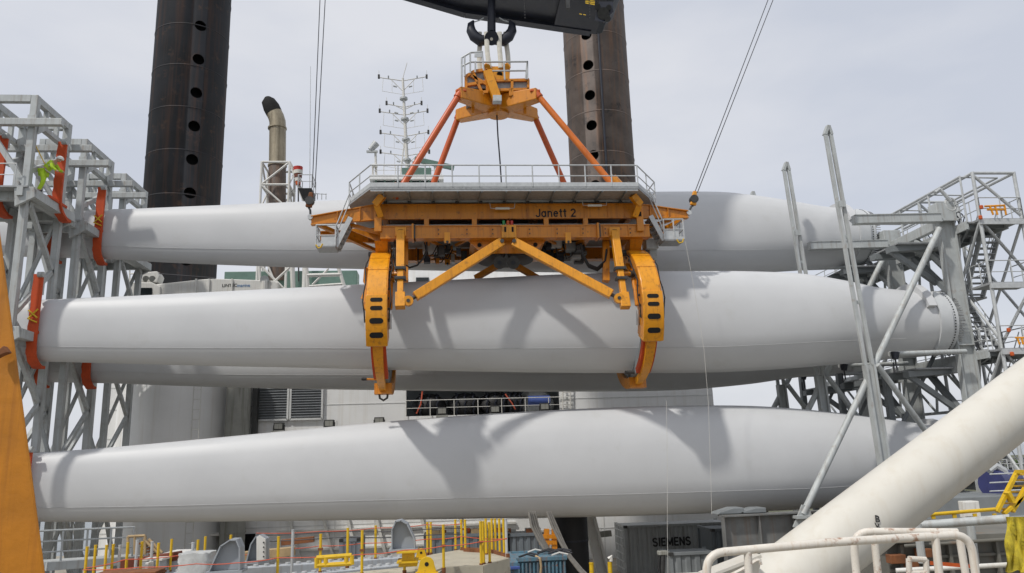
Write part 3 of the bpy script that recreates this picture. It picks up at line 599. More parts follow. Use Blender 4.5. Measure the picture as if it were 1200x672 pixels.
text(t, 'boom_lettering', 'LINTEC', 'text_black', P(260, 336.6, YK-0.012), (1, 0, 0.01), (0, 0, 1), 0.29); text(t, 'boom_lettering', 'marine', 'text_blue', P(277.5, 336.6, YK-0.012), (1, 0, 0.01), (0, 0, 1), 0.3)
tag(MB().box((P(340, 330, 53.5).x, 54.5, WZ(330)), (P(420, 330, 53).x-P(262, 330, 53).x, 1.5, 3.0)).build('machinery_house', 'green_paint', None, bevel=0.05), 'dark green machinery casing behind the white deck crane boom', 'machinery house')
t = thing('lattice_gantry', 'white braced gantry frame beyond the deck crane boom end', 'gantry', (P(380, 330, 50.5).x, 50.5, ztop))
for a, b, r in (((305, 352), (304, 305), .09), ((344, 352), (342, 300), .16), ((306, 312), (341, 347), .08), ((341, 312), (306, 345), .08), ((362, 352), (359, 312), .12), ((408, 350), (396, 312), .12), ((360, 323), (400, 322), .13), ((362, 336), (404, 333), .1), ((366, 334), (385, 315), .07)):
    tube(t, 'brace' if abs(a[0]-b[0]) > 15 else 'post', P(*a, 50.5), P(*b, 50.5), r, 'white_paint', n=8)
# ================================================================== lifting yoke
F, R_ = 34.0, 38.0                                     # front and rear girder planes
zu0, zu1 = P(595, 257, F).z, P(595, 239.5, F).z           # upper girder
zl0, zl1 = P(595, 280, F).z, P(595, 266.5, F).z           # lower girder
zpf = P(590, 221.5, 32.4).z                               # walkway underside
yk = thing('lifting_yoke', 'large yellow blade lifting yoke lettered Janett 2 with silver walkway and two clamps', 'lifting yoke', (P(595, 270, 36).x, 36, zl0))
def XF(u, v=268, Y=F): return P(u, v, Y).x
xl, xr_ = XF(441), XF(748)
for Y in (F, R_):
    nm = 'upper_girder'
    MB().ibeam((xl, Y, (zu0+zu1)/2), (xr_, Y, (zu0+zu1)/2), 0.16, zu1-zu0, 0.06, 0.04, (0, 0, 1)).build(nm, 'yellow', yk)
    for s, xe, ut in ((-1, xl, 365), (1, xr_, 806)):
        xt = XF(ut, 255); zt1, zt0 = P(ut, 254.5 if s < 0 else 248, F).z, P(ut, 264 if s < 0 else 256, F).z
        yy = Y+(0.0 if Y == F else -1.6)
        mb = MB(); 
        for dz in (0, 1):   # flanges
            a, b = V((xe, Y, (zu0, zu1)[dz])), V((xt, yy, (zt0, zt1)[dz])); mb.beam(a, b, 0.16, 0.04, (0, 0, 1), w2=0.3)
        mb.prism([V((xe, Y-0.03, zu0)), V((xt, yy-0.03, zt0)), V((xt, yy-0.03, zt1)), V((xe, Y-0.03, zu1))], (0, 0.06, 0))
        mb.build('tapered_outrigger', 'yellow', yk)
        for k in (0.25, 0.6): p = V((xe, Y, zu0)).lerp(V((xt, yy, zt0)), k); q = V((xe, Y, zu1)).lerp(V((xt, yy, zt1)), k); beam(yk, 'web_stiffener', p+V((0, -0.08, 0)), q+V((0, -0.08, 0)), 0.03, 0.12, 'yellow', (0, 1, 0))
    xa_, xb_ = XF(446, 273), XF(760, 273)
    MB().beam((xa_, Y, (zl0+zl1)/2), (xb_, Y, (zl0+zl1)/2), 0.44, zl1-zl0, (0, 0, 1)).build('lower_girder', 'yellow', yk, bevel=0.02)
    for zz in (zl0, zl1): beam(yk, 'girder_flange', (xa_, Y, zz), (xb_, Y, zz), 0.54, 0.05, 'yellow', (0, 0, 1))
    for u in (484, 699): MB().box((XF(u), Y-0.05, (zl0+zl1)/2), (0.09, 0.66, zl1-zl0+0.16)).build('splice_flange', 'yellow', yk); MB().box((XF(u+2.2), Y-0.05, (zl0+zl1)/2), (0.06, 0.6, zl1-zl0+0.05)).build('bolt_row', 'dark_metal', yk)
    for u in (500, 556, 640, 686): beam(yk, 'spacer_post', (XF(u), Y, zl1), (XF(u), Y, zu0), 0.22, 0.3, 'yellow', (0, 1, 0))
    for u in (524, 664):
        MB().box((XF(u), Y-0.30, P(u, 281, F).z), (0.26, 0.06, 0.5)).build('hanger_lug', 'yellow_lit', yk); tube(yk, 'lug_pin', V((XF(u), Y-0.36, P(u, 286, F).z)), V((XF(u), Y-0.2, P(u, 286, F).z)), 0.06, 'dark_metal')
for u in (450, 500, 560, 630, 690, 742):
    for za, nm in (((zl0+zl1)/2, 'lower_cross_tie'), ((zu0+zu1)/2, 'upper_cross_tie')): beam(yk, nm, (XF(u), F+0.22, za), (XF(u), R_-0.22, za), 0.25, 0.4, 'yellow', (0, 0, 1))
for a, b in ((500, 552), (640, 696)):
    for s in (0, 1): beam(yk, 'plan_brace', (XF(a), (F+0.2, R_-0.2)[s], zl0+0.06), (XF(b), (R_-0.2, F+0.2)[s], zl0+0.05+0.07*s), 0.11, 0.11, 'yellow')
for u in (455, 476, 520, 540, 561, 571, 612, 618, 685, 712, 732):
    for Y in (F,): beam(yk, 'web_stiffener', (XF(u, 250), Y-0.055, zu0+0.03), (XF(u, 250), Y-0.055, zu1-0.03), 0.025, 0.05, 'yellow', (0, 1, 0))
for u in (470, 512, 545, 575, 618, 650, 680, 706, 735):
    beam(yk, 'web_stiffener', (XF(u), F-0.25, zl0+0.03), (XF(u), F-0.25, zl1-0.03), 0.03, 0.05, 'yellow', (0, 1, 0))
    for dz in (0.1, -0.1): tube(yk, 'bolt_head', (XF(u+2), F-0.22, (zl0+zl1)/2+dz), (XF(u+2), F-0.25, (zl0+zl1)/2+dz), 0.03, 'dark_metal', n=6)
# truss plates of the tapered ends
for s, xe, ue, u1_ in ((-1, 446, 404, 372), (1, 744, 786, 800)):
    beam(yk, 'outrigger_tie', P(ue, 262 if s < 0 else 258, F+0.4), (XF(xe), F+0.6, zl1-0.1), 0.2, 0.16, 'yellow'); beam(yk, 'outrigger_tie', P(u1_, 263 if s < 0 else 257, F+0.8), (XF(xe), R_-0.4, zl0+0.2), 0.2, 0.16, 'yellow')
    MB().prism([(XF(xe), F+0.9, zl0+0.1), (XF(ue), F+0.9, zu0-0.15), (XF(xe), F+0.9, zu0-0.1)], (0, 0.06, 0)).build('gusset_plate', 'yellow', yk)
    beam(yk, 'walkway_stay', P(xe-10*-s*-1 if False else xe+s*-3, 229, 33.2), P(xe-s*6*-1, 240, 33.4), 0.3, 0.3, 'yellow_lit', (0, 1, 0)); beam(yk, 'walkway_stay', P(xe+s*5, 240, 33.4), P(xe, 254, F-0.3), 0.26, 0.26, 'yellow_lit', (0, 1, 0))
# inner grating and machinery between the girders
MB().box((XF(595), 36, zl1+0.08), (XF(745)-XF(447), 3.2, 0.06)).build('service_floor', 'grating', yk)
for i, u in enumerate((468, 500, 524, 545, 655, 676, 700, 722)): MB().box((XF(u), 36.4, zl1+0.35), (0.7, 1.1, 0.5)).build('power_pack', ('rack_dark', 'dark_metal', 'galv')[i % 3], yk, bevel=0.03)
for u in (470, 500, 530): beam(yk, 'cable_tray', (XF(u-14), 35.2, zl1+0.4), (XF(u+14), 35.2, zl1+0.4), 0.2, 0.1, 'galv')
# centre turret
x0, x1 = XF(551), XF(638)
MB().box(((x0+x1)/2, 36, zl0-0.05), (x1-x0, 3.5, 0.22)).build('centre_plate', 'yellow', yk, bevel=0.02)
MB().prism([(x0-0.1, F+0.28, zl0), (x1+0.1, F+0.28, zl0), (x1-0.55, F+0.28, zl0-0.62), (x0+0.55, F+0.28, zl0-0.62)], (0, 0.08, 0)).build('centre_apron', 'yellow', yk)
for s in (-1, 1): tube(yk, 'apron_hole', (((x0+x1)/2)+s*1.3, F+0.24, zl0-0.22), (((x0+x1)/2)+s*1.3, F+0.3, zl0-0.22), 0.1, 'hole', n=14)
tube(yk, 'slew_ring', (XF(595), 36, zl0-0.55), (XF(595), 36, zl0), 1.35, 'dark_metal', n=36); tube(yk, 'slew_drum', (XF(595), 36, zl0-0.3), (XF(595), 36, zl0-0.05), 1.55, 'yellow', n=36)
cb = MB().box((XF(595.5), F-0.31, P(595, 274, F).z), (0.68, 0.16, 0.62)).build('centre_bracket', 'yellow_lit', yk, bevel=0.02)
for s in (-1, 1): MB().box((XF(595.5)+s*0.17, F-0.395, P(595, 272, F).z), (0.09, 0.02, 0.24)).build('slot', 'hole', cb)
for u in (585.5, 601.5): tube(yk, 'wire_sheave', P(u, 308, 34.4), P(u, 308, 34.8), 0.3, 'dark_metal', n=18); tube(yk, 'sheave_hub', P(u, 308, 34.34), P(u, 308, 34.86), 0.1, 'black_steel', n=10); beam(yk, 'sheave_arm', P(593.5, 290, 34.4), P(u, 308, 34.6), 0.12, 0.16, 'dark_metal'); beam(yk, 'rear_strut', P(u, 310, 36.2), P(u+(-28 if u < 590 else 28), 326, 37), 0.24, 0.26, 'yellow')
# lettering, lamps, beacons
q_ = P(628, 254.2, F-0.04); letters(yk, 'yoke_lettering', 'Janett 2', 'text_black', (q_.x, F-0.036, q_.z), (1, 0, 0), (0, 0, 1), 0.37)
for u, v in ((589, 247), (697, 243.5)):
    lp = MB().box((XF(u), F-0.3, P(u, v, F).z), (0.66, 0.1, 0.1)).build('strip_lamp', 'lamp_white', yk, bevel=0.02)
    for s in (-1, 1): MB().path([(XF(u)+s*0.3, F-0.3, P(u, v, F).z), (XF(u)+s*0.55, F-0.3, P(u, v, F).z+0.02), (XF(u)+s*0.58, F-0.3, P(u, v, F).z+0.28)], 0.018, 5).build('lamp_hanger', 'galv', lp)
for u, mm in ((590, 'green_lamp'), (595, 'red_orange'), (599.5, 'red_lamp')): tube(yk, 'beacon', (XF(u), F-0.2, zl1+0.02), (XF(u), F-0.2, zl1+0.24), 0.075, mm, n=12)
rnd = random.Random(11)
for u in list(range(499, 552, 4))+list(range(640, 694, 4)):
    MB().box((XF(u+rnd.uniform(-2, 2)), rnd.uniform(35.0, 37.2), zl0-rnd.uniform(-0.1, 0.42)), (rnd.uniform(0.15, 0.5), rnd.uniform(0.2, 0.6), rnd.uniform(0.15, 0.5))).build('hydraulic_unit', rnd.choice(['dark_metal', 'black_steel', 'galv', 'dark_metal', 'yellow', 'rack_dark']), yk, bevel=0.015)
for k in range(10):
    a = 505+rnd.uniform(-12, 30)+(0 if k < 5 else 140); y = rnd.uniform(34.8, 36.5)
    MB().path([(XF(a), y, zl0+0.1), (XF(a+3), y, zl0-0.35-rnd.uniform(0, 0.3)), (XF(a+10), y+0.1, zl0-0.45), (XF(a+16), y+0.2, zl0+0.05)], 0.03, 6).build('hydraulic_hose', 'black_rubber', yk, True)
for k in range(26):
    u = 455+k*11.2
    if 585 < u < 605: continue
    MB().box((XF(u), 34.6+rnd.uniform(0, 0.5), zl1+0.12+rnd.uniform(0, 0.1)), (rnd.uniform(0.1, 0.36), 0.3, rnd.uniform(0.1, 0.26))).build('junction_box', rnd.choice(['dark_metal', 'galv', 'rack_dark', 'galv']), yk, bevel=0.01)
for dz in (0.16, 0.24): tube(yk, 'service_pipe', (XF(452), 34.35, zl1+dz), (XF(742), 34.35, zl1+dz), 0.03, 'galv', n=7)
# ---- walkway
px0, px1 = P(434, 222, 32.4).x, P(748, 222, 32.4).x; qx0, qx1 = P(409, 240, 34.6).x, P(768, 233, 34.6).x
poly = [(px0, 32.4, zpf), (px1, 32.4, zpf), (qx1, 34.6, zpf), (qx1, 38.4, zpf), (px1, 40, zpf), (px0, 40, zpf), (qx0, 38.4, zpf), (qx0, 34.6, zpf)]
MB().prism(poly, (0, 0, 0.1)).build('walkway_floor', 'grating', yk)
pr = [V(p)+V((0, 0, 0.1)) for p in poly]; pr.append(pr[0])
railing(yk, pr, 1.02, 1.22, 0.032, 'galv', 1, 0.2, ends=False)
k = 0; n = 11
for k in range(n):
    x = px0+(px1-px0)*(k+0.5)/n; beam(yk, 'floor_joist', (x, 32.45, zpf-0.07), (x+0.1*math.sin(k*9), F+0.1, zpf-0.07), 0.06, 0.14, 'rack_dark'); MB().box((x, F-0.25, zpf-0.17), (0.16, 0.12, 0.1)).build('joist_clip', 'dark_metal', yk)
for yy in (32.46, 34.0, 38.0): beam(yk, 'edge_channel', (px0, yy, zpf-0.03), (px1, yy, zpf-0.03), 0.06, 0.12, 'galv')
# end baskets with stairs
for s, u, uw, v1, uu in ((-1, 370, 393, 288.5, 412), (1, 779, 802, 281, 760)):
    Yb = 34.2; a, b = P(u, v1, Yb-0.5), P(uw, v1, Yb-0.5); z = a.z
    bk = MB().box(((a.x+b.x)/2, Yb, z), (b.x-a.x, 1.0, 0.1)).build('basket_floor', 'grating', yk)
    railing(yk, [(a.x, Yb+0.5, z), (a.x, Yb-0.5, z), (b.x, Yb-0.5, z), (b.x, Yb+0.5, z)], 0.98, 0.6, 0.035, 'galv', 1, 0.14, postname='basket_post', railname='basket_rail')
    MB().box(((a.x+b.x)/2-s*0.1, Yb-0.48, z+0.28), ((b.x-a.x)*0.7, 0.03, 0.36)).build('basket_panel', 'galv', yk)
    top = P(uu, 258 if s < 0 else 256, Yb); bot = V((b.x if s < 0 else a.x, Yb, z))
    for q in (-0.4, 0.4): beam(yk, 'stair_stringer', bot+V((0, q, 0)), V((top.x, Yb+q, top.z)), 0.05, 0.22, 'galv')
    for k in range(6):
        p = bot.lerp(V((top.x, Yb, top.z)), (k+0.5)/6); MB().box(p, (0.26, 0.78, 0.05)).build('stair_tread', 'grating', yk)
    tube(yk, 'stair_handrail', bot+V((0, -0.4, 0.95)), V((top.x, Yb-0.4, top.z+1.3)), 0.03, 'galv', n=6); tube(yk, 'stair_handrail', bot+V((0, -0.4, 0.5)), V((top.x, Yb-0.4, top.z+0.85)), 0.025, 'galv', n=6)
# ---- crown and raking struts
cr_ = {'FL': P(537, 113, 34.6), 'FR': P(631, 113, 34.6), 'RL': P(537, 138, 37.4), 'RR': P(627, 138, 37.4)}
bot = {'FL': P(463, 222, 33.6), 'FR': P(722, 213, 33.6), 'RL': V((P(486, 230, 37.9).x, 37.9, zpf)), 'RR': V((P(684, 232, 37.9).x, 37.9, zpf))}
for kx in cr_:
    tube(yk, 'raking_strut', bot[kx]+V((0, 0, -0.4)), cr_[kx], 0.155, 'strut_orange' if kx == 'FR' else 'red_orange', n=16)
    d = (cr_[kx]-bot[kx]).normalized(); tube(yk, 'strut_collar', cr_[kx]-d*0.1, cr_[kx]+d*0.22, 0.2, 'red_orange', n=14); tube(yk, 'strut_collar', bot[kx]-d*0.4, bot[kx]+d*0.25, 0.2, 'yellow', n=14)
    MB().box(cr_[kx]+d*0.3, (0.5, 0.4, 0.12)).build('strut_cap', 'red_orange', yk, bevel=0.03)
for a, b, dz in (('FL', 'RR', 0.03), ('FR', 'RL', -0.03)):
    A, B = cr_[a]+V((0, 0, 0.1+dz)), cr_[b]+V((0, 0, 0.1+dz)); Mi = (A+B)/2; 
    for e in (A, B): MB().beam(Mi, e, 0.85, 0.85, (0, 0, 1), w2=0.5, h2=0.6).build('crown_arm', 'yellow', yk, bevel=0.04)
cm = (cr_['FL']+cr_['RR'])/2
for s in (-1, 1): MB().box(cm+V((s*1.3, -0.5, -0.42)), (0.14, 0.14, 0.4)).build('crown_peg', 'yellow', yk)
tube(yk, 'crown_hub', cm+V((0, 0, -0.45)), cm+V((0, 0, 0.6)), 0.55, 'yellow', n=20); MB().box(cm+V((0, 0, 0.55)), (2.6, 1.6, 0.14)).build('crown_deck', 'yellow', yk)
YQ = 35.2
MB().prism([P(547, 112, YQ), P(547, 90, YQ), P(557, 84, YQ), P(571, 83, YQ), P(571, 108, YQ)], (0, 1.8, 0)).build('cage_tower', 'grating', yk)
for a, b in (((546, 112), (546, 90)), ((546, 90), (556, 84)), ((556, 84), (571, 82)), ((555, 87), (566, 112)), ((547, 100), (571, 96)), ((571, 82), (571, 108)), ((552, 89), (577, 103)), ((546, 110), (572, 108))): beam(yk, 'cage_bar', P(*a, YQ-0.1), P(*b, YQ-0.1), 0.14, 0.14, 'yellow')
MB().prism([P(582, 105.5, YQ), P(582, 95, YQ), P(619, 94, YQ), P(619, 105, YQ)], (0, 1.7, 0)).build('side_gallery', 'grating', yk)
for a, b in (((580, 95), (620, 94)), ((580, 106), (620, 105)), ((600, 95), (600, 112)), ((619, 94), (619, 105)), ((598, 105), (598, 113))): beam(yk, 'gallery_bar', P(*a, YQ-0.1), P(*b, YQ-0.1), 0.13, 0.13, 'yellow')
beam(yk, 'inclined_mast', P(571, 84, YQ-0.3), P(583, 118, YQ-0.3), 0.42, 0.36, 'yellow_lit', (0, 1, 0)); MB().box(P(582.5, 117, YQ-0.35), (0.42, 0.4, 0.3)).build('mast_foot', 'galv', yk)
for Yp in (YQ+0.3, YQ+1.1):
    MB().prism([P(567, 96, Yp), P(567, 76, Yp), P(570, 73.5, Yp), P(574, 75, Yp), P(577, 78, Yp), P(586, 78, Yp), P(590, 75, Yp), P(595, 74, Yp), P(598, 77, Yp), P(597, 96, Yp)], (0, 0.14, 0)).build('sling_lug_plate', 'yellow_lit', yk)
for u, v in ((576, 90), (585.5, 87)): tube(yk, 'lug_hole', P(u, v, YQ+0.27), P(u, v, YQ+0.32), 0.14, 'hole', n=14)
for u in (571, 593): tube(yk, 'sling_pin', P(u, 79, YQ+0.2), P(u, 79, YQ+1.4), 0.17, 'yellow_lit', n=14)
lft = [P(540.5, 96, YQ+1.6), P(541, 82, YQ+1.0), P(552, 82, YQ-0.2), P(567, 82, YQ-0.25)]
for a, b in (((541, 110), (541, 68)), ((544.5, 90), (544.5, 67)), ((551, 86), (551, 62)), ((557, 85), (557, 72)), ((567, 83), (565, 62)), ((591.5, 94), (590.5, 73)), ((618, 93), (618, 72)), ((616, 93), (618, 72))): tube(yk, 'crown_rail_post', P(*a, YQ-0.25), P(*b, YQ-0.25), 0.045, 'galv', n=6)
for a, b in (((541, 68), (551, 62)), ((551, 62), (566, 61)), ((541, 78), (551, 73)), ((551, 73), (618, 72.5)), ((575, 83.5), (618, 83))): tube(yk, 'crown_rail', P(*a, YQ-0.25), P(*b, YQ-0.25), 0.045, 'galv', n=6)
MB().prism([P(556, 67, YQ-0.3), P(556, 62, YQ-0.3), P(565, 62, YQ-0.3), P(565, 67, YQ-0.3)], (0, 0.05, 0)).build('crown_sign_panel', 'galv', yk)
MB().path([P(582, 130, 36), P(583.5, 160, 36), P(586, 190, 36), P(588, 222, 36)], 0.04, 6).build('umbilical_cable', 'wire', yk)
# ---- clamps
B2 = BL['2']['info']
def zat(x): return min(B2, key=lambda i: abs(i[0]-x))[1]
def arc(par, name, xc, zc, a0, a1, rin, rout, wdt, m, n=18, flip=1, taper=0.0, bevel=0.0):
    rg = []
    for i in range(n+1):
        a = math.radians(a0+(a1-a0)*i/n); c, s_ = math.cos(a), math.sin(a); ww = wdt*(1-taper*i/n)
        rg.append([V((xc+x*ww/2, 36-flip*r*c*(1.16 if flip > 0 else 1), zc+r*s_)) for x, r in ((-1, rin), (1, rin), (1, rout), (-1, rout))])
    return MB().sweep(rg, True, True).build(name, m, par, True, bevel)
for s, u, ua, ub, lab in ((-1, 450, 469.5, 484, 'left'), (1, 741, 720, 722, 'right')):
    xc = P(u, 378, 36).x; zc = zat(xc)+0.08
    arc(yk, 'clamp_jaw_upper', xc, zc, 82, -28, 2.55, 3.34, 0.86, 'yellow_lit', 30, 1, 0, 0.05)
    for e in (-1, 1):
        js_ = arc(yk, 'jaw_side_plate', xc+e*0.42, zc, 78, -25, 2.5, 3.33, 0.05, 'yellow', 18)
        for k in range(9): a = math.radians(64-k*9); tube(js_, 'jaw_bolt', V((xc+e*0.44, 36-3.0*1.16*math.cos(a), zc+3.0*math.sin(a))), V((xc+e*0.5, 36-3.0*1.16*math.cos(a), zc+3.0*math.sin(a))), 0.06, 'dark_metal', n=8)
    sp = arc(yk, 'slotted_cover', xc, zc, 10, -27, 3.3, 3.44, 0.9, 'yellow_lit', 8, 1, 0, 0.02)
    for a_ in (6, 0, -9, -19):
        a = math.radians(a_); mid = V((xc, 36-3.43*1.16*math.cos(a), zc+3.43*math.sin(a))); mb = MB(); nrm = V((0, -math.cos(a), math.sin(a))); tg = V((0, math.sin(a), math.cos(a)))
        rr = 0.09 if a_ > -5 else 0.12; pts = [mid+V((0.17+rr*math.cos(q), 0, 0))+tg*rr*math.sin(q) for q in [math.radians(-90+30*k) for k in range(7)]]+[mid+V((-0.17+rr*math.cos(q), 0, 0))+tg*rr*math.sin(q) for q in [math.radians(90+30*k) for k in range(7)]]
        mb.prism(pts, nrm*0.022); mb.build('slot', 'hole', sp)
    arc(yk, 'clamp_jaw_lower', xc, zc, -27, -96, 2.84, 3.16, 0.44, 'yellow_lit', 22, 1, 0.42); 
    for e in (-1, 1): arc(yk, 'jaw_hydraulic_pad', xc+e*0.24, zc, -28, -66, 2.72, 2.98, 0.16, 'orange_pad', 12)
    arc(yk, 'jaw_inner_liner', xc, zc, 70, -90, 2.3, 2.8, 0.5, 'rack_dark', 18)
    arc(yk, 'rear_jaw', xc, zc, 82, -96, 2.8, 3.3, 0.8, 'yellow', 20, -1)
    arc(yk, 'rear_jaw_liner', xc, zc, 60, -80, 2.2, 2.8, 0.5, 'rack_dark', 14, -1)
    for e in (-1, 1):
        for a0, a1, rr_ in ((58, 34, 0.09), (30, 2, 0.1), (-2, -16, 0.07)):
            pts = [V((xc+e*0.52, 36-2.75*1.16*math.cos(math.radians(q)), zc+2.75*math.sin(math.radians(q)))) for q in (a0, (a0+a1)/2, a1)]
            MB().path(pts, rr_, 10).build('jaw_cylinder', 'yellow' if rr_ > 0.08 else 'galv', yk, True)
        pts = [V((xc+e*(0.55+0.05*math.sin(q*0.2)), 36-3.2*1.16*math.cos(math.radians(q)), zc+3.2*math.sin(math.radians(q)))) for q in range(70, -18, -8)]
        MB().path(pts, 0.03, 6).build('hydraulic_hose', 'black_rubber', yk, True)
    for a_ in (66, 50, 34): arc(yk, 'jaw_weld_bead', xc, zc, a_, a_-0.5, 3.33, 3.352, 0.86, 'yellow', 2)
    # toe of the jaw
    MB().box((xc, 36.15, zc-3.06), (0.5, 0.4, 0.36)).build('jaw_toe', 'yellow' if s < 0 else 'dark_metal', yk, bevel=0.03)
    if s < 0:
        MB().path([V((xc-0.2, 35.95, zc-3.2)), V((xc-0.17, 35.95, zc-3.45)), V((xc, 35.95, zc-3.56)), V((xc+0.17, 35.95, zc-3.45)), V((xc+0.2, 35.95, zc-3.2))], 0.05, 8).build('toe_shackle', 'dark_metal', yk, True)
        tube(yk, 'sensor_arm', V((xc-0.15, 35.0, zc-2.7)), V((xc-0.75, 35.0, zc-2.66)), 0.045, 'yellow'); tube(yk, 'sensor_tip', V((xc-0.68, 35.0, zc-2.66)), V((xc-0.9, 35.0, zc-2.655)), 0.07, 'black_rubber')
    else: tube(yk, 'sensor_arm', V((xc-0.15, 35.2, zc-2.62)), V((xc-0.7, 35.2, zc-2.6)), 0.08, 'dark_metal')
    # mounting block up to the girder
    MB().prism([(xc-0.3-0.1*s*0, F+0.1, zl0-0.02), (xc+0.3, F+0.1, zl0-0.02), (xc+0.26, F+0.6, zc+2.95), (xc-0.26, F+0.6, zc+2.95)], (0, 1.2, 0)).build('clamp_mount', 'yellow', yk)
    MB().box((xc-s*-0.1, F-0.33, P(u, 258, F).z), (0.32, 0.1, 1.3)).build('clamp_hanger', 'yellow', yk, bevel=0.02); MB().box((xc+s*0.1, F-0.39, P(u, 254, F).z), (0.14, 0.03, 0.22)).build('hanger_slot', 'hole', yk)
    for e in (-1, 1): tube(yk, 'pivot_pin', V((xc+e*0.6, 34.6, zc+2.98)), V((xc+e*0.3, 34.6, zc+2.98)), 0.16, 'dark_metal', n=12)
    # front arm that follows the jaw
    at, ab = P(ua, 272, F-0.32), P(469 if s < 0 else 733, 361, 32.5)
    MB().beam(at, at.lerp(ab, 0.52), 0.36, 0.34, (0, 1, 0)).build('swing_arm', 'yellow_lit', yk, bevel=0.02)
    MB().beam(at.lerp(ab, 0.5), at.lerp(ab, 0.86), 0.26, 0.28, (0, 1, 0)).build('swing_arm', 'yellow_lit', yk, bevel=0.02)
    MB().beam(at.lerp(ab, 0.82), ab, 0.42, 0.36, (0, 1, 0)).build('arm_foot', 'yellow_lit', yk, bevel=0.02)
    MB().box(at, (0.5, 0.14, 0.42)).build('arm_head', 'yellow_lit', yk, bevel=0.02); MB().box(at+V((0, -0.08, 0.05)), (0.2, 0.02, 0.07)).build('head_slot', 'hole', yk)
    for f_ in (0.5, 0.63): MB().box(at.lerp(ab, f_), (0.48, 0.5, 0.13)).build('arm_clamp_band', 'dark_metal', yk, bevel=0.01)
    beam(yk, 'rear_arm', P(ua+(5 if s < 0 else -10), 280, F+0.6), P(ua+(5 if s < 0 else -10), 330, F+0.2), 0.3, 0.3, 'yellow')
    pm_ = at.lerp(ab, 0.56); tube(yk, 'cross_pin', pm_, V((xc, pm_.y+0.3, pm_.z)), 0.1, 'yellow', n=10); tube(yk, 'pin_collar', pm_.lerp(V((xc, pm_.y+0.3, pm_.z)), 0.4), pm_.lerp(V((xc, pm_.y+0.3, pm_.z)), 0.55), 0.17, 'dark_metal', n=12)
    ce = P(478.5 if s < 0 else 725, 353 if s < 0 else 350, 32.55); tube(yk, 'clevis', ce+V((0, -0.12, 0)), ce+V((0, 0.12, 0)), 0.22, 'yellow_lit', n=16); tube(yk, 'clevis_pin', ce+V((0, -0.15, 0)), ce+V((0, 0.15, 0)), 0.08, 'dark_metal', n=10)
    e0 = P(588 if s < 0 else 602, 284, F-0.45); d = (e0-ce).normalized(); MB().beam(ce+d*0.36, e0, 0.40, 0.34, (0, 1, 0)).build('diagonal_strut', 'yellow_lit', yk, bevel=0.02); tube(yk, 'strut_rod', ce, ce+d*0.45, 0.08, 'dark_metal', n=10)
    tube(yk, 'strut_pin', e0+V((0, -0.24, 0)), e0+V((0, 0.3, 0)), 0.09, 'dark_metal', n=10)
    # outer lever and valve blocks
    Yh = 33.3; o_ = s
    hl = [(438, 316), (429, 315), (428, 330), (431, 336), (425, 351)] if s < 0 else [(757, 309), (765, 306.5), (766, 322), (769, 331), (772.5, 341)]
    MB().path([P(*q, Yh) for q in hl], 0.1, 8).build('locking_lever', 'yellow', yk, True)
    for (u2, v2, sz) in (((435, 336, .2), (432.5, 349, .26), (434, 365, .28), (436, 325, .14)) if s < 0 else ((767, 345, .2), (769, 352, .18), (769, 367, .25), (764, 320, .12))): MB().box(P(u2, v2, 33.1), (sz, sz, sz*1.8)).build('valve_block', 'yellow' if sz > 0.15 else 'galv', yk, bevel=0.02)
    hz_ = [(430, 368), (427, 374), (428, 382), (433, 378)] if s < 0 else [(765, 322), (763, 332), (767, 342), (770, 355)]
    MB().path([P(*q, 33.0) for q in hz_], 0.018, 5).build('hydraulic_hose', 'black_rubber', yk)
    hs = [(500, 284), (500, 293), (496, 303), (489, 311), (480, 314), (476, 311)] if s < 0 else [(681, 286), (683, 298), (690, 310), (700, 314), (709, 306), (711, 292)]
    for q in range(1 if s < 0 else 3): MB().path([P(a, b+q*1.7, F+0.2+0.06*q) for a, b in hs], 0.045, 7).build('hydraulic_hose', 'black_rubber', yk, True)
    for q in range(3): MB().path([P(ua-4*s*-1+q*1.6*s, 282, F), P(ua-5*s*-1+q*2*s, 300, F-0.2), P(ua-3*s*-1+q*1.5*s, 312, F-0.2)], 0.03, 6).build('hydraulic_hose', 'black_rubber', yk)
    MB().box(P(504 if s < 0 else 676, 289, 35.6), (0.7, 0.5, 0.7)).build('control_box', 'galv' if s < 0 else 'dark_metal', yk, bevel=0.03)
    if s > 0: MB().box(P(762, 288, 35.2), (0.6, 0.8, 0.5)).build('sensor_housing', 'galv', yk, bevel=0.03); MB().box(P(764, 297, 35.3), (0.35, 0.5, 0.8)).build('sensor_bracket', 'rack', yk)
# ================================================================== crane hook, slings, boom head
YH = 35.8
hk = thing('crane_hook', 'black ramshorn crane hook under the boom head', 'crane hook', P(576, 50, YH))
tube(hk, 'shank', P(576, -2, YH), P(576, 38, YH), 0.2, 'black_steel', 0.22, 16); tube(hk, 'boss', P(576, 45, YH-0.4), P(576, 45, YH+0.4), 0.36, 'black_steel', n=20)
tube(hk, 'boss_hole', P(576, 46, YH-0.42), P(576, 46, YH-0.405), 0.08, 'sling', n=10)
for s in (-1, 1):
    pts = [(576, 40), (576+s*6, 47), (576+s*13, 48), (576+s*20, 43), (576+s*24, 36), (576+s*24, 29), (576+s*21, 24.5)]
    hn_ = MB().path([P(*q, YH) for q in pts], 0.3, 14, [0.24, 0.28, 0.3, 0.29, 0.25, 0.18, 0.05]).build('horn', 'black_steel', hk, True)
    MB().path([P(576+s*20, 26, YH), P(576+s*14, 24, YH), P(576+s*9, 21, YH)], 0.03, 6).build('safety_latch', 'galv', hn_)
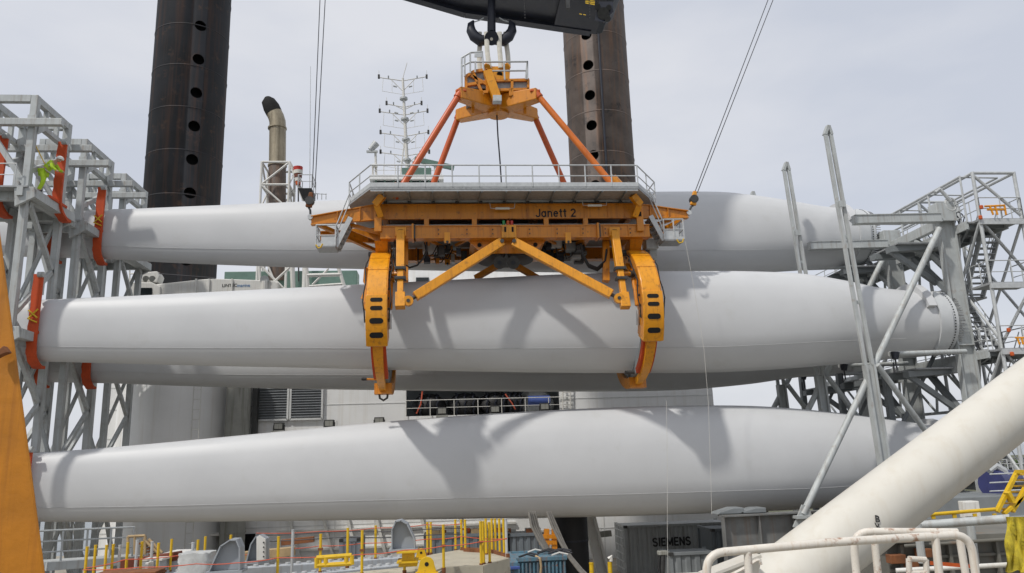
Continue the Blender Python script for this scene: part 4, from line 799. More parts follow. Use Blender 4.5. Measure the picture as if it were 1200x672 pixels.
for i, (a, b, lb) in enumerate((((562, 38), (562, 82), 'funnel-side rear'), ((569.5, 38), (573, 80), 'funnel-side front'), ((585, 38), (586.5, 80), 'rusty-leg-side front'), ((592.5, 38), (596, 80), 'rusty-leg-side rear'))):
    Yp = YH+(-0.3 if i in (1, 2) else 0.2)
    sl = MB(); pts = [P(a[0]+(b[0]-a[0])*k/8+0.4*math.sin(k*0.9+i), a[1]+(b[1]-a[1])*k/8, Yp) for k in range(9)]
    rg = []
    for p in pts: rg.append([p+V((x*0.12, y*0.07, 0)) for x, y in ((-1, -0.5), (-0.4, -1), (0.4, -1), (1, -0.5), (1, 0.5), (0, 1), (-1, 0.5))])
    sl.sweep(rg, True, True); o = sl.build('lifting_sling', 'sling', None, True)
    tag(o, 'off-white lifting sling hanging from the hook, %s strand' % lb, 'sling', 'slings on the crane hook')
YB = 34.4
bh = thing('crane_boom_head', 'black steel crane boom head overhanging the hook', 'crane boom', P(600, 20, YB))
YE = YB+3.2
MB().prism([P(420, -22, YE), P(480, -4, YE), P(545, 14, YE), P(650, 29, YE), P(692, 36, YE), P(706, 32, YE), P(717, 24, YE), P(720, -60, YE), P(420, -330, YE), P(330, -330, YE)], (0, -3.2, 0)).build('boom_body', 'black_steel', bh, bevel=0.05)
for a, b in (((430, -17), (545, 16.5)), ((545, 16.5), (650, 32)), ((650, 32), (692, 38))): MB().beam(P(*a, YE-0.1), P(*b, YE-0.1), 0.5, 0.2, (0, 0, 1)).build('bottom_flange', 'black_steel', bh)
MB().prism([P(648, 34, YE), P(650, 26, YE), P(707, 33, YE), P(706, 39, YE), P(698, 41, YE)], (0, -3.3, 0)).build('end_shoe', 'black_steel', bh, bevel=0.04)
beam(bh, 'side_rib', P(664, -30, YB-0.1), P(665.5, 11, YB-0.1), 0.2, 0.2, 'dark_metal', (0, 1, 0)); 
for u in (614, 690): 
    for k in range(9): MB().box(P(u+k*0.15, 2+k*3.4-8, YB-0.03), (0.05, 0.06, 0.05)).build('rivet', 'dark_metal', bh)
for u, v, r in ((707, 16, 0.3), (713.5, 9, 0.14), (700, 8, 0.16), (712, 22, 0.16)): tube(bh, 'pin', P(u, v, YB-0.3), P(u, v, YB+0.2), r, 'dark_metal', n=16)
MB().prism([P(697, 24, YB-0.12), P(702, 2, YB-0.12), P(718, 2, YB-0.12), P(719, 14, YB-0.12), P(708, 26, YB-0.12)], (0, 0.1, 0)).build('cheek_plate', 'black_steel', bh)
for k in range(3): MB().prism([P(686, 1+k*2-2, YB-0.02), P(697, 3+k*2-2, YB-0.02), P(697, 4.2+k*2-2, YB-0.02), P(686, 2.2+k*2-2, YB-0.02)], (0, 0.01, 0)).build('warning_stripe', 'safety_yellow', bh)
for k in range(2): MB().prism([P(679+k*4.5, 16+k*0.8, YB-0.02), P(682+k*4.5, 16.6+k*0.8, YB-0.02), P(682+k*4.5, 17.4+k*0.8, YB-0.02), P(679+k*4.5, 16.8+k*0.8, YB-0.02)], (0, 0.01, 0)).build('mark', 'safety_yellow', bh)
# ================================================================== tag lines
for lb, blk, top, Yt, yb in (('left', (363, 236), ((366, 220), (384, -220)), 34.0, 251), ('right', (813, 234), ((814, 226), (999, -260)), 34.0, 250)):
    t = thing('tag_line_block', 'small %s pulley block on a yoke outrigger tip, %s' % (('rusty', 'near the funnel') if lb == 'left' else ('yellow', 'toward the slotted masts')), 'pulley block', P(*blk, Yt))
    c = P(*blk, Yt); mm = 'rust' if lb == 'left' else 'yellow_lit'; tip = P(364 if lb == 'left' else 807, yb+4 if lb == 'left' else yb, Yt)
    d = (P(*top[0], Yt)-c).normalized()
    MB().beam(c-d*0.3, c+d*0.42, 0.3, 0.2, (0, 1, 0), w2=0.18).build('block_cheek', mm, t, bevel=0.05); tube(t, 'sheave', c+V((0, -0.14, 0)), c+V((0, 0.14, 0)), 0.2, 'dark_metal', n=14)
    MB().path([c-d*0.3, c.lerp(tip, 0.55), tip], 0.05, 8).build('hook_link', 'dark_metal', t, True); MB().tube(tip+V((0, -0.12, 0)), tip+V((0, 0.12, 0)), 0.12, n=10).build('shackle', 'galv', t, True)
    for k in (0, 1):
        a = P(top[0][0]+k*3.2, top[0][1], Yt); b = P(top[1][0]+k*9, top[1][1], Yt+4)
        o = MB().tube(a, b, 0.022, n=5).build('tag_line', 'wire'); tag(o, 'thin steel tag line rising from the %s pulley block' % ('rusty' if lb == 'left' else 'yellow'), 'cable', 'tag lines of the %s pulley block' % ('rusty' if lb == 'left' else 'yellow'))
for i, (pp, lb) in enumerate(((((803, 283), (812, 330), (825, 410), (830, 470), (833, 560), (834, 604)), 'thin pale rope trailing down from a yoke basket past the gripped blade'), (((781, 470), (782, 540), (782, 610), (783, 690)), 'thin pale rope hanging past the lowest blade by the container'))):
    o = MB().path([P(a, b, 33.0 if i == 0 else 32.5) for a, b in pp], 0.009, 5).build('hanging_rope', 'rope_white'); tag(o, lb, 'rope')
for s, pp in ((-1, ((370, 287), (373, 291), (376, 290), (378, 286))), (1, ((793, 281), (796, 285), (800, 284), (801, 280)))):
    o = MB().path([P(a, b, 33.5) for a, b in pp], 0.035, 6).build('rope_loop', 'safety_yellow'); tag(o, 'yellow rope loop hanging under the yoke basket %s' % ('on the funnel side' if s < 0 else 'below the yellow pulley block'), 'rope')
# ================================================================== tip-end rack (left)
XP = P(56, 388, 36).x; XA = XP-0.75; XBK = XA-2.1; YF1 = 34.4
zT = P(44, 113, YF1).z; zB = P(30, 147, YF1).z; zF = [P(20, 222, YF1).z-6.3*k for k in range(3)]
def pad_strip(par, x, Yc, zc, d, h, mfull, wdt=0.4, over=1.0):
    prof = [(-d-0.13, h+over), (-d-0.14, h*0.75), (-d-0.15, h*0.25), (-d-0.15, -h*0.2), (-d-0.13, -h*0.6), (-d*0.85-0.1, -h*0.88), (-d*0.3, -h-0.12), (d*0.3, -h-0.14)]
    pr = catmull(prof, 4); rg = []
    for i, (y, z) in enumerate(pr):
        j = min(i+1, len(pr)-1); k = max(i-1, 0); t_ = V((0, pr[j][0]-pr[k][0], pr[j][1]-pr[k][1])).normalized(); nrm = V((0, t_.z, -t_.y))
        if nrm.y > 0 and z > -h*0.8: nrm = -nrm
        c = V((x, Yc+y, zc+z)); wv = 0.02*math.sin(i*1.7)
        rg.append([c+V((-wdt/2, 0, 0))+nrm*(0.0), c+V((wdt/2, 0, 0)), c+V((wdt/2+wv, 0, 0))+nrm*0.13, c+V((-wdt/2+wv, 0, 0))+nrm*0.13])
    return MB().sweep(rg, True, True).build('support_pad', mfull, par, True)
labs = ['grey steel rack tower with a worker on its upper platform, carrying the two front blades', 'grey steel rack tower carrying the topmost blade, second row behind', 'empty grey steel rack tower in the rear row behind the topmost blade']
LT = []
for ci, Yc in enumerate(YC):
    yf, yr = Yc-1.6, Yc+1.45
    t = thing('blade_rack_tower', labs[ci], 'blade rack', (XA, Yc, 0.5), 'tip-end rack towers'); LT.append(t)
    for x in (XA, XBK):
        for y in (yf, yr): MB().beam((x, y, 0.5), (x, y, zT), 0.30, 0.30).build('post', 'rack', t, bevel=0.015)
        for z, hh in ((zT-0.16, 0.32), (zT-1.25, 0.22)): beam(t, 'top_beam', (x, yf+0.17, z), (x, yr-0.17, z), 0.26, hh, 'rack')
        for f in (0.33, 0.66): y = yf+(yr-yf)*f; beam(t, 'top_web', (x, y, zT-1.15), (x, y, zT-0.32), 0.2, 0.16, 'rack', (0, 1, 0))
        beam(t, 'diagonal_brace', (x, yr-0.1, zT-1.9), (x, yf+0.1, zF[0]+0.9), 0.2, 0.2, 'rack')
        for k in range(3):
            z1, z0 = zF[k]-0.25, (zF[k+1] if k < 2 else 0.8); zm_ = z1-2.9 if k < 2 else z0+0.4
            beam(t, 'diagonal_brace', (x, yf+0.1, z1), (x, yr-0.1, zm_), 0.19, 0.19, 'rack'); 
            if k < 2: beam(t, 'diagonal_brace', (x, yr-0.1, zm_+0.1), (x, yf+0.1, z0+0.6), 0.19, 0.19, 'rack'); pass
            beam(t, 'floor_girder', (x, yf-0.5, zF[k]-0.25), (x, yr+0.4, zF[k]-0.25), 0.26, 0.4, 'rack', (0, 0, 1))
    for y in (yf, yr):
        beam(t, 'head_beam', (XBK+0.17, y, zT-0.16), (XA-0.17, y, zT-0.16), 0.28, 0.32, 'rack')
        MB().beam((XBK-1.5, y-0.32, zB), (XA+1.45, y-0.32, zB), 0.26, 0.32).build('outrigger_beam', 'rack', t, bevel=0.02)
        for k in range(3):
            beam(t, 'floor_beam', (XBK-1, y+0.3, zF[k]-0.25), (XA+0.35, y+0.3, zF[k]-0.25), 0.2, 0.38, 'rack', (0, 0, 1))
            z1, z0 = zF[k]-0.5, (zF[k+1] if k < 2 else 1.0)
            beam(t, 'cross_brace', (XA-0.1, y, z1 if y == yr else z0+0.3), (XBK+0.1, y, z0+0.3 if y == yr else z1), 0.15, 0.15, 'rack')
        beam(t, 'cross_brace', (XA-0.1, y, zF[0]+0.3), (XBK+0.1, y, zT-1.5), 0.22, 0.22, 'rack')
    for k in range(3):
        MB().box(((XA+XBK)/2-0.5, Yc-0.1, zF[k]-0.02), (3.7, yr-yf+0.9, 0.07)).build('platform_floor', 'grating', t)
        # cantilever shelf that carries the blade saddle
        MB().prism([(XA-0.3, yf-0.4, zF[k]-0.02), (XA+0.55, yf-0.4, zF[k]-0.02), (XA+0.62, yf-0.4, zF[k]-0.5), (XA-0.2, yf-0.4, zF[k]-0.95)], (0, 0.14, 0)).build('shelf_bracket', 'rack', t, bevel=0.02)
        MB().prism([(XA-0.3, yr+0.2, zF[k]-0.02), (XA+0.55, yr+0.2, zF[k]-0.02), (XA+0.62, yr+0.2, zF[k]-0.5), (XA-0.2, yr+0.2, zF[k]-0.95)], (0, 0.14, 0)).build('shelf_bracket', 'rack', t, bevel=0.02)
        beam(t, 'saddle_beam', (XA+0.42, yf-0.3, zF[k]-0.3), (XA+0.42, yr+0.3, zF[k]-0.3), 0.4, 0.4, 'rack', (0, 0, 1))
        railing(t, [(XBK+0.3, yf-0.4, zF[k]+0.02), (XA-0.3, yf-0.4, zF[k]+0.02)], 1.05, 0.9, 0.026, 'galv', 1, 0)
        railing(t, [(XA-0.4, yr+0.3, zF[k]+0.02), (XBK-0.6, yr+0.3, zF[k]+0.02)], 1.05, 0.9, 0.026, 'galv', 1, 0)
        MB().box((XA+0.42, Yc, zF[k]-0.06), (0.5, 1.6, 0.12)).build('saddle_liner', 'orange_pad', t)
        # pads: hug a blade where there is one
        key = {(0, 1): '2', (0, 2): '3', (1, 0): '1', (1, 1): '4'}.get((ci, k))
        for x in (XA+0.52, XBK+0.3):
            if key:
                i_ = min(BL[key]['info'], key=lambda q: abs(q[0]-x)); pp = (BL[key]['Y'], i_[1], i_[3]+0.02, i_[2]+0.04)
            else: pp = (Yc+(1.0 if x > XA else 0.3), zF[k]+1.0, 0.7, 1.45)
            if (x < XA and k == 2) or (not key and (ci == 2 or k > 0)): continue
            ov = (0.95 if key in ('1', '2') else 0.12) if key else 0.55; pd_ = pad_strip(t, x, *pp, 'orange_pad', 0.4, ov)
            MB().tube((x, pp[0]-pp[2]-0.26, pp[1]+pp[3]+ov-0.03), (x+0.24, pp[0]-pp[2]-0.26, pp[1]+pp[3]+ov-0.03), 0.13, n=12).build('pad_roller', 'rack', t, True)
            beam(t, 'pad_post', (x, pp[0]-pp[2]+0.02+ (0.0), pp[1]+pp[3]+0.05), (x, pp[0]-pp[2]+0.02, pp[1]+pp[3]+ov+0.05), 0.3, 0.14, 'rack', (0, 1, 0))
            if ci == 0 and k == 1 and x > XA or ci == 1 and k == 0 and x > XA:
                for a, b in (((-0.2, 0.25), (0.2, -0.1)), ((0.2, 0.3), (-0.2, -0.15)), ((-0.2, -0.12), (0.2, -0.3))): MB().tube((x+a[0], pp[0]-pp[2]-0.36, pp[1]+0.5+a[1]), (x+b[0], pp[0]-pp[2]-0.36, pp[1]+0.5+b[1]), 0.035, n=6).build('pad_lashing', 'safety_yellow', pd_)
    for x in (XA, XBK):
        for y, sg_ in ((yf, 1), (yr, -1)):
            for z in [q-0.25 for q in zF]+[zT-1.25]:
                MB().prism([(x+0.175, y+sg_*0.1, z+0.55), (x+0.175, y+sg_*0.75, z+0.12), (x+0.175, y+sg_*0.75, z-0.12), (x+0.175, y+sg_*0.1, z-0.6)], (0.025, 0, 0)).build('gusset_plate', 'rack', t)
                MB().box((x, y-0.17, z), (0.38, 0.03, 0.5)).build('splice_plate', 'rack', t)
    # ladder at the base
    for q in (0.0, 0.5): beam(t, 'ladder_stile', (XA-0.8+q, yf-0.3, 0.6), (XA-1.3+q, yf-0.35, zF[2]), 0.06, 0.1, 'rack')
    for k in range(10): f = (k+0.5)/10; tube(t, 'ladder_rung', V((XA-0.8, yf-0.3, 0.6)).lerp(V((XA-1.3, yf-0.35, zF[2])), f), V((XA-0.3, yf-0.3, 0.6)).lerp(V((XA-0.8, yf-0.35, zF[2])), f), 0.03, 'rack', n=6)
    if ci < 2:
        for k in range(3):
            beam(t, 'row_tie', (XA, yr+0.5, zF[k]-0.3), (XA, YC[ci+1]-1.8, zF[k]-0.3), 0.22, 0.26, 'rack')
    # base grillage
    for x in (XA, XBK): beam(t, 'base_beam', (x, yf-0.8, 0.75), (x, yr+0.8, 0.75), 0.5, 0.5, 'rack_dark')
# ================================================================== root-end rack (right)
XR = P(1118, 330, 35.0).x
zH = P(1112, 240, 35.0).z; zbm = P(1050, 256, 34.6).z; zA_ = P(1110, 268, 35.0).z
rl = ['grey steel root-end rack tower with a tall slotted guide mast, front row', 'grey steel root-end rack tower with a slotted guide mast behind the gripped blade, middle row', 'grey steel root-end rack tower at the rear, mostly hidden by the others']
def sh(p, dy):   # move a traced point of the front row to another row
    return V((p.x, p.y+dy, p.z))
for ci in range(3):
    dy = 4.75*ci; t = thing('root_rack_tower', rl[ci], 'blade rack', (XR, 35+dy, 0.5), 'root-end rack towers')
    S = lambda u, v, Y: sh(P(u, v, Y), dy)
    MB().ibeam((XR, 35+dy, 0.5), (XR, 35+dy, zH-0.9), 0.34, 0.86, 0.06, 0.06, (1, 0, 0)).build('main_post', 'rack', t)
    MB().box((XR-0.05, 35+dy, zH-0.45), (1.0, 0.7, 0.9)).build('post_head', 'rack', t, bevel=0.03)
    MB().box((XR-0.05, 34.62+dy, zH-0.9), (1.06, 0.06, 0.12)).build('head_flange', 'rack', t)
    for z in (zbm-6.3, zbm-12.6+1.0): MB().box((XR, 35+dy, z), (0.8, 0.46, 0.06)).build('post_stiffener', 'rack', t)
    MB().beam(S(1000, 258, 34.6), V((XR-0.5, 34.6+dy, zbm)), 0.34, 0.42, (0, 0, 1)).build('outrigger_beam', 'rack', t, bevel=0.02)
    for e in (-1, 1): beam(t, 'beam_flange', S(1000, 258, 34.6)+V((0, 0, e*0.2)), V((XR-0.5, 34.6+dy, zbm+e*0.2)), 0.42, 0.04, 'rack', (0, 0, 1))
    if ci < 2: MB().beam((XR-0.1, 35.4+dy, zbm-0.1), (XR-0.1, 39.4+dy, zbm-0.1), 0.3, 0.5, (0, 0, 1)).build('head_tie', 'rack', t, bevel=0.02); beam(t, 'tie_brace', (XR-0.1, 35.4+dy, zbm-2.2), (XR-0.1, 37.3+dy, zbm-0.4), 0.24, 0.24, 'rack')
    # guide mast: two bars with a slot, pointed cap, plate below
    Ym = 33.5; a, b, c_ = S(970.5, 158, Ym), S(1018, 428, Ym), S(1042, 580, Ym)
    for s in (-1, 1): MB().beam(a+V((s*0.13, 0, 0)), b+V((s*0.17, 0, 0)), 0.16, 0.16, (0, 1, 0)).build('mast_bar', 'rack', t, bevel=0.012)
    for s in (-1, 1): MB().beam(a+V((s*0.16, 0.05, -0.0)), S(970, 148, Ym), 0.13, 0.3, (0, 1, 0)).build('mast_cap', 'rack', t)
    for f in (0.46, 0.74): MB().box(a.lerp(b, f)+V((0, 0.05, 0)), (0.4, 0.08, 0.16)).build('mast_spacer', 'rack', t)
    MB().box(a.lerp(b, 0.32)+V((0, -0.19, 0)), (0.3, 0.06, 0.3)).build('mast_plate', 'rack', t)
    for s in (-1, 1): MB().beam(b+V((s*0.19, 0, 0)), c_+V((s*0.19, 0, 0)), 0.1, 0.36, (0, 1, 0)).build('mast_foot_flange', 'rack', t)
    MB().beam(b, c_, 0.36, 0.1, (0, 1, 0)).build('mast_foot_web', 'rack', t); beam(t, 'mast_base', c_, V((c_.x+0.4, c_.y, 0.5)), 0.5, 0.4, 'rack', (0, 1, 0))
    # raking tubes
    Yd = 33.1; d0, d1 = S(1101, 268, 34.3), S(941, 603, Yd)
    tube(t, 'raking_tube', d0, d1, 0.145, 'rack', n=16); MB().box(d1+V((-0.05, 0, -0.1)), (0.7, 0.5, 0.12)).build('tube_shoe', 'rack', t); MB().prism([d1+V((-0.5, -0.06, -0.5)), d1+V((0.5, -0.06, -0.5)), d1+V((0.25, -0.06, 0.35)), d1+V((0.0, -0.06, 0.4))], (0, 0.12, 0)).build('tube_gusset', 'rack', t)
    tube(t, 'knee_tube', S(1028, 428, 33.4), S(1092, 515, 34.5), 0.13, 'rack', n=14); tube(t, 'knee_tube', S(1090, 560, 34.2), S(1150, 640, 34.8), 0.14, 'rack', n=14)
    tube(t, 'cross_tube', S(1042, 415, 34.3), V((XR-0.4, 34.4+dy, P(1120, 412, 34.3).z)), 0.115, 'rack', n=14)
    MB().tube(S(1049, 413, 34.1), S(1049, 421, 34.1), 0.2, 0.14, 12).build('chain_hoist', 'black_steel', t, True); MB().path([S(1049, 421, 34.1), S(1051, 432, 34.1), S(1048, 437, 34.1), S(1047, 425, 34.1)], 0.04, 6).build('hoist_chain', 'wire', t)
    # side plate girders that hold the blade roots
    for k, zz in enumerate((zA_, zA_-6.3, zA_-12.4)):
        beam(t, 'root_cradle_beam', (XR-0.2, 35.2+dy, zz-0.6), (XR-0.2, 38.9+dy, zz-0.6), 0.4, 0.5, 'rack', (0, 0, 1)); beam(t, 'cradle_brace', (XR-0.2, 35.2+dy, zz-3.2), (XR-0.2, 37.6+dy, zz-0.8), 0.26, 0.26, 'rack_dark'); beam(t, 'cradle_arm', (XR-2.6, 35.9+dy, zz-0.85), (XR-0.2, 35.9+dy, zz-0.7), 0.5, 0.3, 'rack_dark'); beam(t, 'cradle_arm', (XR-2.6, 37.4+dy, zz-0.85), (XR-0.2, 37.4+dy, zz-0.7), 0.5, 0.3, 'rack_dark')
        beam(t, 'cradle_brace', (XR-2.4, 36+dy, zz-0.9), (XR-0.2, 36+dy, zz-2.6), 0.24, 0.24, 'rack_dark'); MB().box((XR-1.4, 36.6+dy, zz-0.62), (1.9, 2.4, 0.07)).build('cradle_floor', 'grating', t)
    beam(t, 'rear_post', (XR-2.4, 38.0+dy, 0.5), (XR-2.4, 38.0+dy, zA_-0.7-6.3*(0 if ci else 1)), 0.3, 0.3, 'rack_dark')
    for k in range(2): tube(t, 'rear_brace', (XR-2.4, 38.0+dy, 1+k*6.2), (XR-0.2, 36.2+dy, 6+k*6.2), 0.1, 'rack_dark', n=8)
    beam(t, 'base_beam', (XR-8.5, 33.4+dy, 1.2), (XR+1.0, 34.9+dy, 1.2), 0.6, 1.2, 'rack_dark', (0, 0, 1))
# walkways along the rack
for k, zz in enumerate((zA_, zA_-6.3, zA_-12.4)):
    t = thing('access_walkway', ['railed steel walkway along the rack at the level of the topmost blade', 'railed steel walkway along the rack at the gripped blade root', 'railed steel walkway along the rack at the lowest blade root'][k], 'walkway', (XR+1.3, 36, zz))
    x0, x1, y0, y1 = XR+0.45, XR+2.5, 34.0, 50.0
    MB().box(((x0+x1)/2, (y0+y1)/2, zz), (x1-x0, y1-y0, 0.08)).build('floor', 'grating', t)
    for x in (x0, x1): beam(t, 'side_channel', (x, y0, zz-0.16), (x, y1, zz-0.16), 0.1, 0.34, 'rack', (0, 0, 1))
    y = y0+0.2
    while y < y1: beam(t, 'joist', (x0, y, zz-0.14), (x1, y, zz-0.14), 0.1, 0.2, 'rack_dark'); y += 1.3
    for q in range(4): beam(t, 'plan_brace', (x0, y0+q*4, zz-0.3), (x1, y0+q*4+3.8, zz-0.3), 0.1, 0.1, 'rack_dark')
    for x in ((x0, x1) if k else (x0,)): railing(t, [(x, y0, zz), (x, y1, zz)], 1.1, 1.6, 0.03, 'galv', 2 if k == 0 else 1, 0.1)
    if k == 0:
        tube(t, 'roof_rail', (x0, y0, zz+2.35), (x0, y1-2, zz+2.35), 0.07, 'galv', n=8); tube(t, 'roof_rail', (x1-0.1, y0, zz+2.3), (x1-0.1, y1-2, zz+2.3), 0.06, 'galv', n=8)
        for q in range(6): y = y0+q*2.6; tube(t, 'roof_post', (x0, y, zz), (x0, y, zz+2.35), 0.05, 'galv', n=7); tube(t, 'roof_tie', (x0, y, zz+2.33), (x1-0.1, y, zz+2.3), 0.04, 'galv', n=6)
        for q in range(3): beam(t, 'root_tray', (x0-0.5, y0+1.4+q*4.7, zz+0.5), (x0+0.9, y0+1.6+q*4.7, zz+1.1), 0.25, 0.1, 'galv')
    for q in range(5):
        y = y0+1+q*3.4; tube(t, 'truss_web', (x0+0.2, y, zz-0.3), (x0+0.9, y+1.5, zz-2.6), 0.07, 'rack', n=8); tube(t, 'truss_web', (x0+0.9, y+1.5, zz-2.6), (x0+0.3, y+3.1, zz-0.3), 0.07, 'rack', n=8)
    tube(t, 'truss_chord', (x0+0.9, y0+2, zz-2.6), (x0+0.9, y1-1, zz-2.6), 0.08, 'rack', n=8)
    for q in range(8):   # cable bundles and hose reels on the deck
        c0 = V((x0+0.4, y0+1+q*0.35, zz+0.2)); MB().path([c0+V((0.25*math.cos(a*0.7), 0.1*math.sin(a), 0.35+0.35*math.sin(a*0.7))) for a in range(10)], 0.03, 5).build('hose_coil', 'wire', t)
# stair tower
st = thing('stair_tower', 'grey tubular stair tower with zigzag flights and a caged top landing', 'stair tower', (XR+3.5, 36, 0.5))
sx0, sx1 = XR+2.6, XR+5.0; Yq0, Yq1 = 33.6, 38.0
sx0 = P(1150, 266, Yq0).x; sx1 = P(1199, 264, Yq0).x
for x in (sx0, sx1):
    for y in (Yq0, Yq1): tube(st, 'corner_post', (x, y, 0.5), (x, y, zA_+2.45), 0.085, 'galv', n=10)
for y in (Yq0, Yq1):
    tube(st, 'roof_beam', (sx0, y, zA_+2.4), (sx1, y, zA_+2.4), 0.08, 'galv', n=8); tube(st, 'cage_brace', (sx0, y, zA_+2.3), (sx1, y, zA_+0.2), 0.075, 'galv', n=8)
for x in (sx0, sx1):
    tube(st, 'roof_beam', (x, Yq0, zA_+2.4), (x, Yq1+5, zA_+2.4), 0.08, 'galv', n=8)
    for y, f in ((Yq0, 1),):
        for z in (0, -6.3): tube(st, 'tower_brace', (sx0, y, zA_+z), (sx1, y, zA_+z-3.0), 0.075, 'galv', n=8); tube(st, 'tower_brace', (sx1, y, zA_+z-3.1), (sx0, y, zA_+z-6.1), 0.075, 'galv', n=8)
    for z in (0, -6.3): tube(st, 'tower_brace', (x, Yq0, zA_+z), (x, Yq1, zA_+z-5.8), 0.07, 'galv', n=8); tube(st, 'tower_brace', (x, Yq1, zA_+z), (x, Yq0, zA_+z-5.8), 0.07, 'galv', n=8)
xm = (sx0+sx1)/2; ya, yb_ = Yq0-0.1, Yq0+1.3
for k, z in enumerate((zA_, zA_-3.15, zA_-6.3, zA_-9.45, zA_-12.6)):
    MB().box((xm, (ya+yb_)/2, z), (sx1-sx0+0.2, yb_-ya, 0.1)).build('landing', 'grating', st); beam(st, 'landing_beam', (sx0-0.1, ya, z-0.12), (sx1+0.3, ya, z-0.12), 0.1, 0.26, 'galv', (0, 0, 1))
    railing(st, [(sx0, ya, z), (sx1, ya, z)], 1.1, 0.9, 0.028, 'galv', 1); railing(st, [(sx0, ya, z), (sx0, yb_, z)], 1.1, 0.9, 0.028, 'galv', 1); railing(st, [(sx1, ya, z), (sx1, yb_, z)], 1.1, 0.9, 0.028, 'galv', 1)
    if k % 2:
        MB().box((xm, Yq1-0.5, z), (sx1-sx0+0.2, 1.0, 0.1)).build('landing', 'grating', st); railing(st, [(sx0, Yq1, z), (sx1, Yq1, z)], 1.1, 0.9, 0.028, 'galv', 1)
    if k < 4:
        xx = xm+0.45 if k % 2 == 0 else xm-0.6; y0_, y1_ = (Yq1-1.0, yb_) if k % 2 == 0 else (yb_, Yq1-1.0)
        stairs(st, (xx, y0_, z-3.15), (xx, y1_, z), 0.95, 12, 'galv', (1, 0, 0))
        for q in (-0.48, 0.48):
            for hh in (0.5, 1.0): tube(st, 'stair_handrail', (xx+q, y0_, z-3.15+hh), (xx+q, y1_, z+hh), 0.028, 'galv', n=6)
            for f in (0.05, 0.35, 0.65, 0.95): pb = V((xx+q, y0_, z-3.15)).lerp(V((xx+q, y1_, z)), f); tube(st, 'stair_post', pb, pb+V((0, 0, 1.0)), 0.025, 'galv', n=6)
for a, b in (((1154, 242), (1177, 241)), ((1160, 242), (1164, 252)), ((1166, 242), (1169, 252)), ((1177, 241), (1179, 252)), ((1157, 246), (1177, 246))): tube(st, 'orange_gate_bar', P(*a, Yq0-0.25), P(*b, Yq0-0.25), 0.05, 'safety_yellow' if False else 'yellow_lit', n=6)
for a, b in (((1190, 396), (1200, 396)), ((1192, 396), (1195, 404)), ((1197, 396), (1199, 404))): tube(st, 'orange_gate_bar', P(*a, Yq0-0.25), P(*b, Yq0-0.25), 0.045, 'yellow_lit', n=6)
for u, v in ((1150, 243), (1149, 255), (1182, 387), (1186, 415)): MB().box(P(u, v, Yq0-0.2), (0.16, 0.12, 0.2)).build('signal_box', 'red_orange', st, bevel=0.04)
MB().path([P(1096, 226, 34.6), P(1101, 222, 34.6), P(1107, 228, 34.6), P(1114, 236, 34.6)], 0.09, 8).build('rolled_guide', 'galv', st, True)
c = P(1114, 240, 34.7); MB().path([c+V((0.28*math.cos(a*0.6), 0, 0.34*math.sin(a*0.6))) for a in range(11)], 0.07, 8).build('plastic_wrap', 'plastic_wrap', st, True)
# bay between rack feet: front sill girder with brackets
sg = thing('sill_girder', 'shade-darkened grey sill girder with stiffener plates under the root-end rack', 'girder', (P(880, 640, 33).x, 33, 0.5))
a, b = P(846, 611, 33.2), P(1010, 612, 34.6)
MB().ibeam(V((a.x, a.y, 2.5)), V((b.x+6, b.y, 2.5)), 0.7, 3.6, 0.06, 0.06, (0, 0, 1)).build('web', 'sill_shade', sg)
for k in range(8): f = k/8; p = V((a.x, a.y-0.12, 2.5)).lerp(V((b.x+6, b.y-0.12, 2.5)), f); MB().box(p, (0.06, 0.3, 3.45)).build('stiffener', 'sill_shade', sg)
for u in (858, 884): p = P(u, 598, 33.6); MB().prism([(p.x-0.75, 33.4, 4.32), (p.x+0.45, 33.4, 4.32), (p.x+0.45, 33.4, p.z+0.1), (p.x+0.0, 33.4, p.z+0.1), (p.x-0.65, 33.4, max(4.4, (4.32+p.z)/2))], (0, 0.9, 0)).build('saddle_foot', 'rack_dark', sg, bevel=0.03)
# ================================================================== worker on the rack
wk = P(51, 226, 34.9); wz = zF[0]+0.02; W0 = V((PX(51, 226, XA-0.55).x, 35.2, wz))
W0.x = P(49, 226, 35.0).x; W0.y = 35.0
pw = thing('person', 'worker in yellow hi-vis suit and helmet bending over the upper rack platform', 'person', tuple(W0))
pw.scale = (1.12, 1.12, 1.12)
def skin(name, m, par, nodes, edges, sub=2):
    me = bpy.data.meshes.new(name); o3 = V(ORG[par.name]); me.from_pydata([tuple(V(n[0])) for n in nodes], edges, []); me.update()
    o = bpy.data.objects.new(name, me); C.objects.link(o)
    s_ = o.modifiers.new('skin', 'SKIN'); ss = o.modifiers.new('sub', 'SUBSURF'); ss.levels = sub; ss.render_levels = sub
    for i, n in enumerate(nodes): me.skin_vertices[0].data[i].radius = (n[1], n[1]*(n[2] if len(n) > 2 else 1)); me.skin_vertices[0].data[i].use_root = (i == 0)
    dg = bpy.context.evaluated_depsgraph_get(); m2 = bpy.data.meshes.new_from_object(o.evaluated_get(dg)); bpy.data.objects.remove(o)
    m2.materials.clear(); m2.materials.append(M[m]); m2.polygons.foreach_set('use_smooth', [True]*len(m2.polygons))
    ob = bpy.data.objects.new(name, m2); C.objects.link(ob); ob.parent = par; ORG[ob.name] = ORG[par.name]; return ob
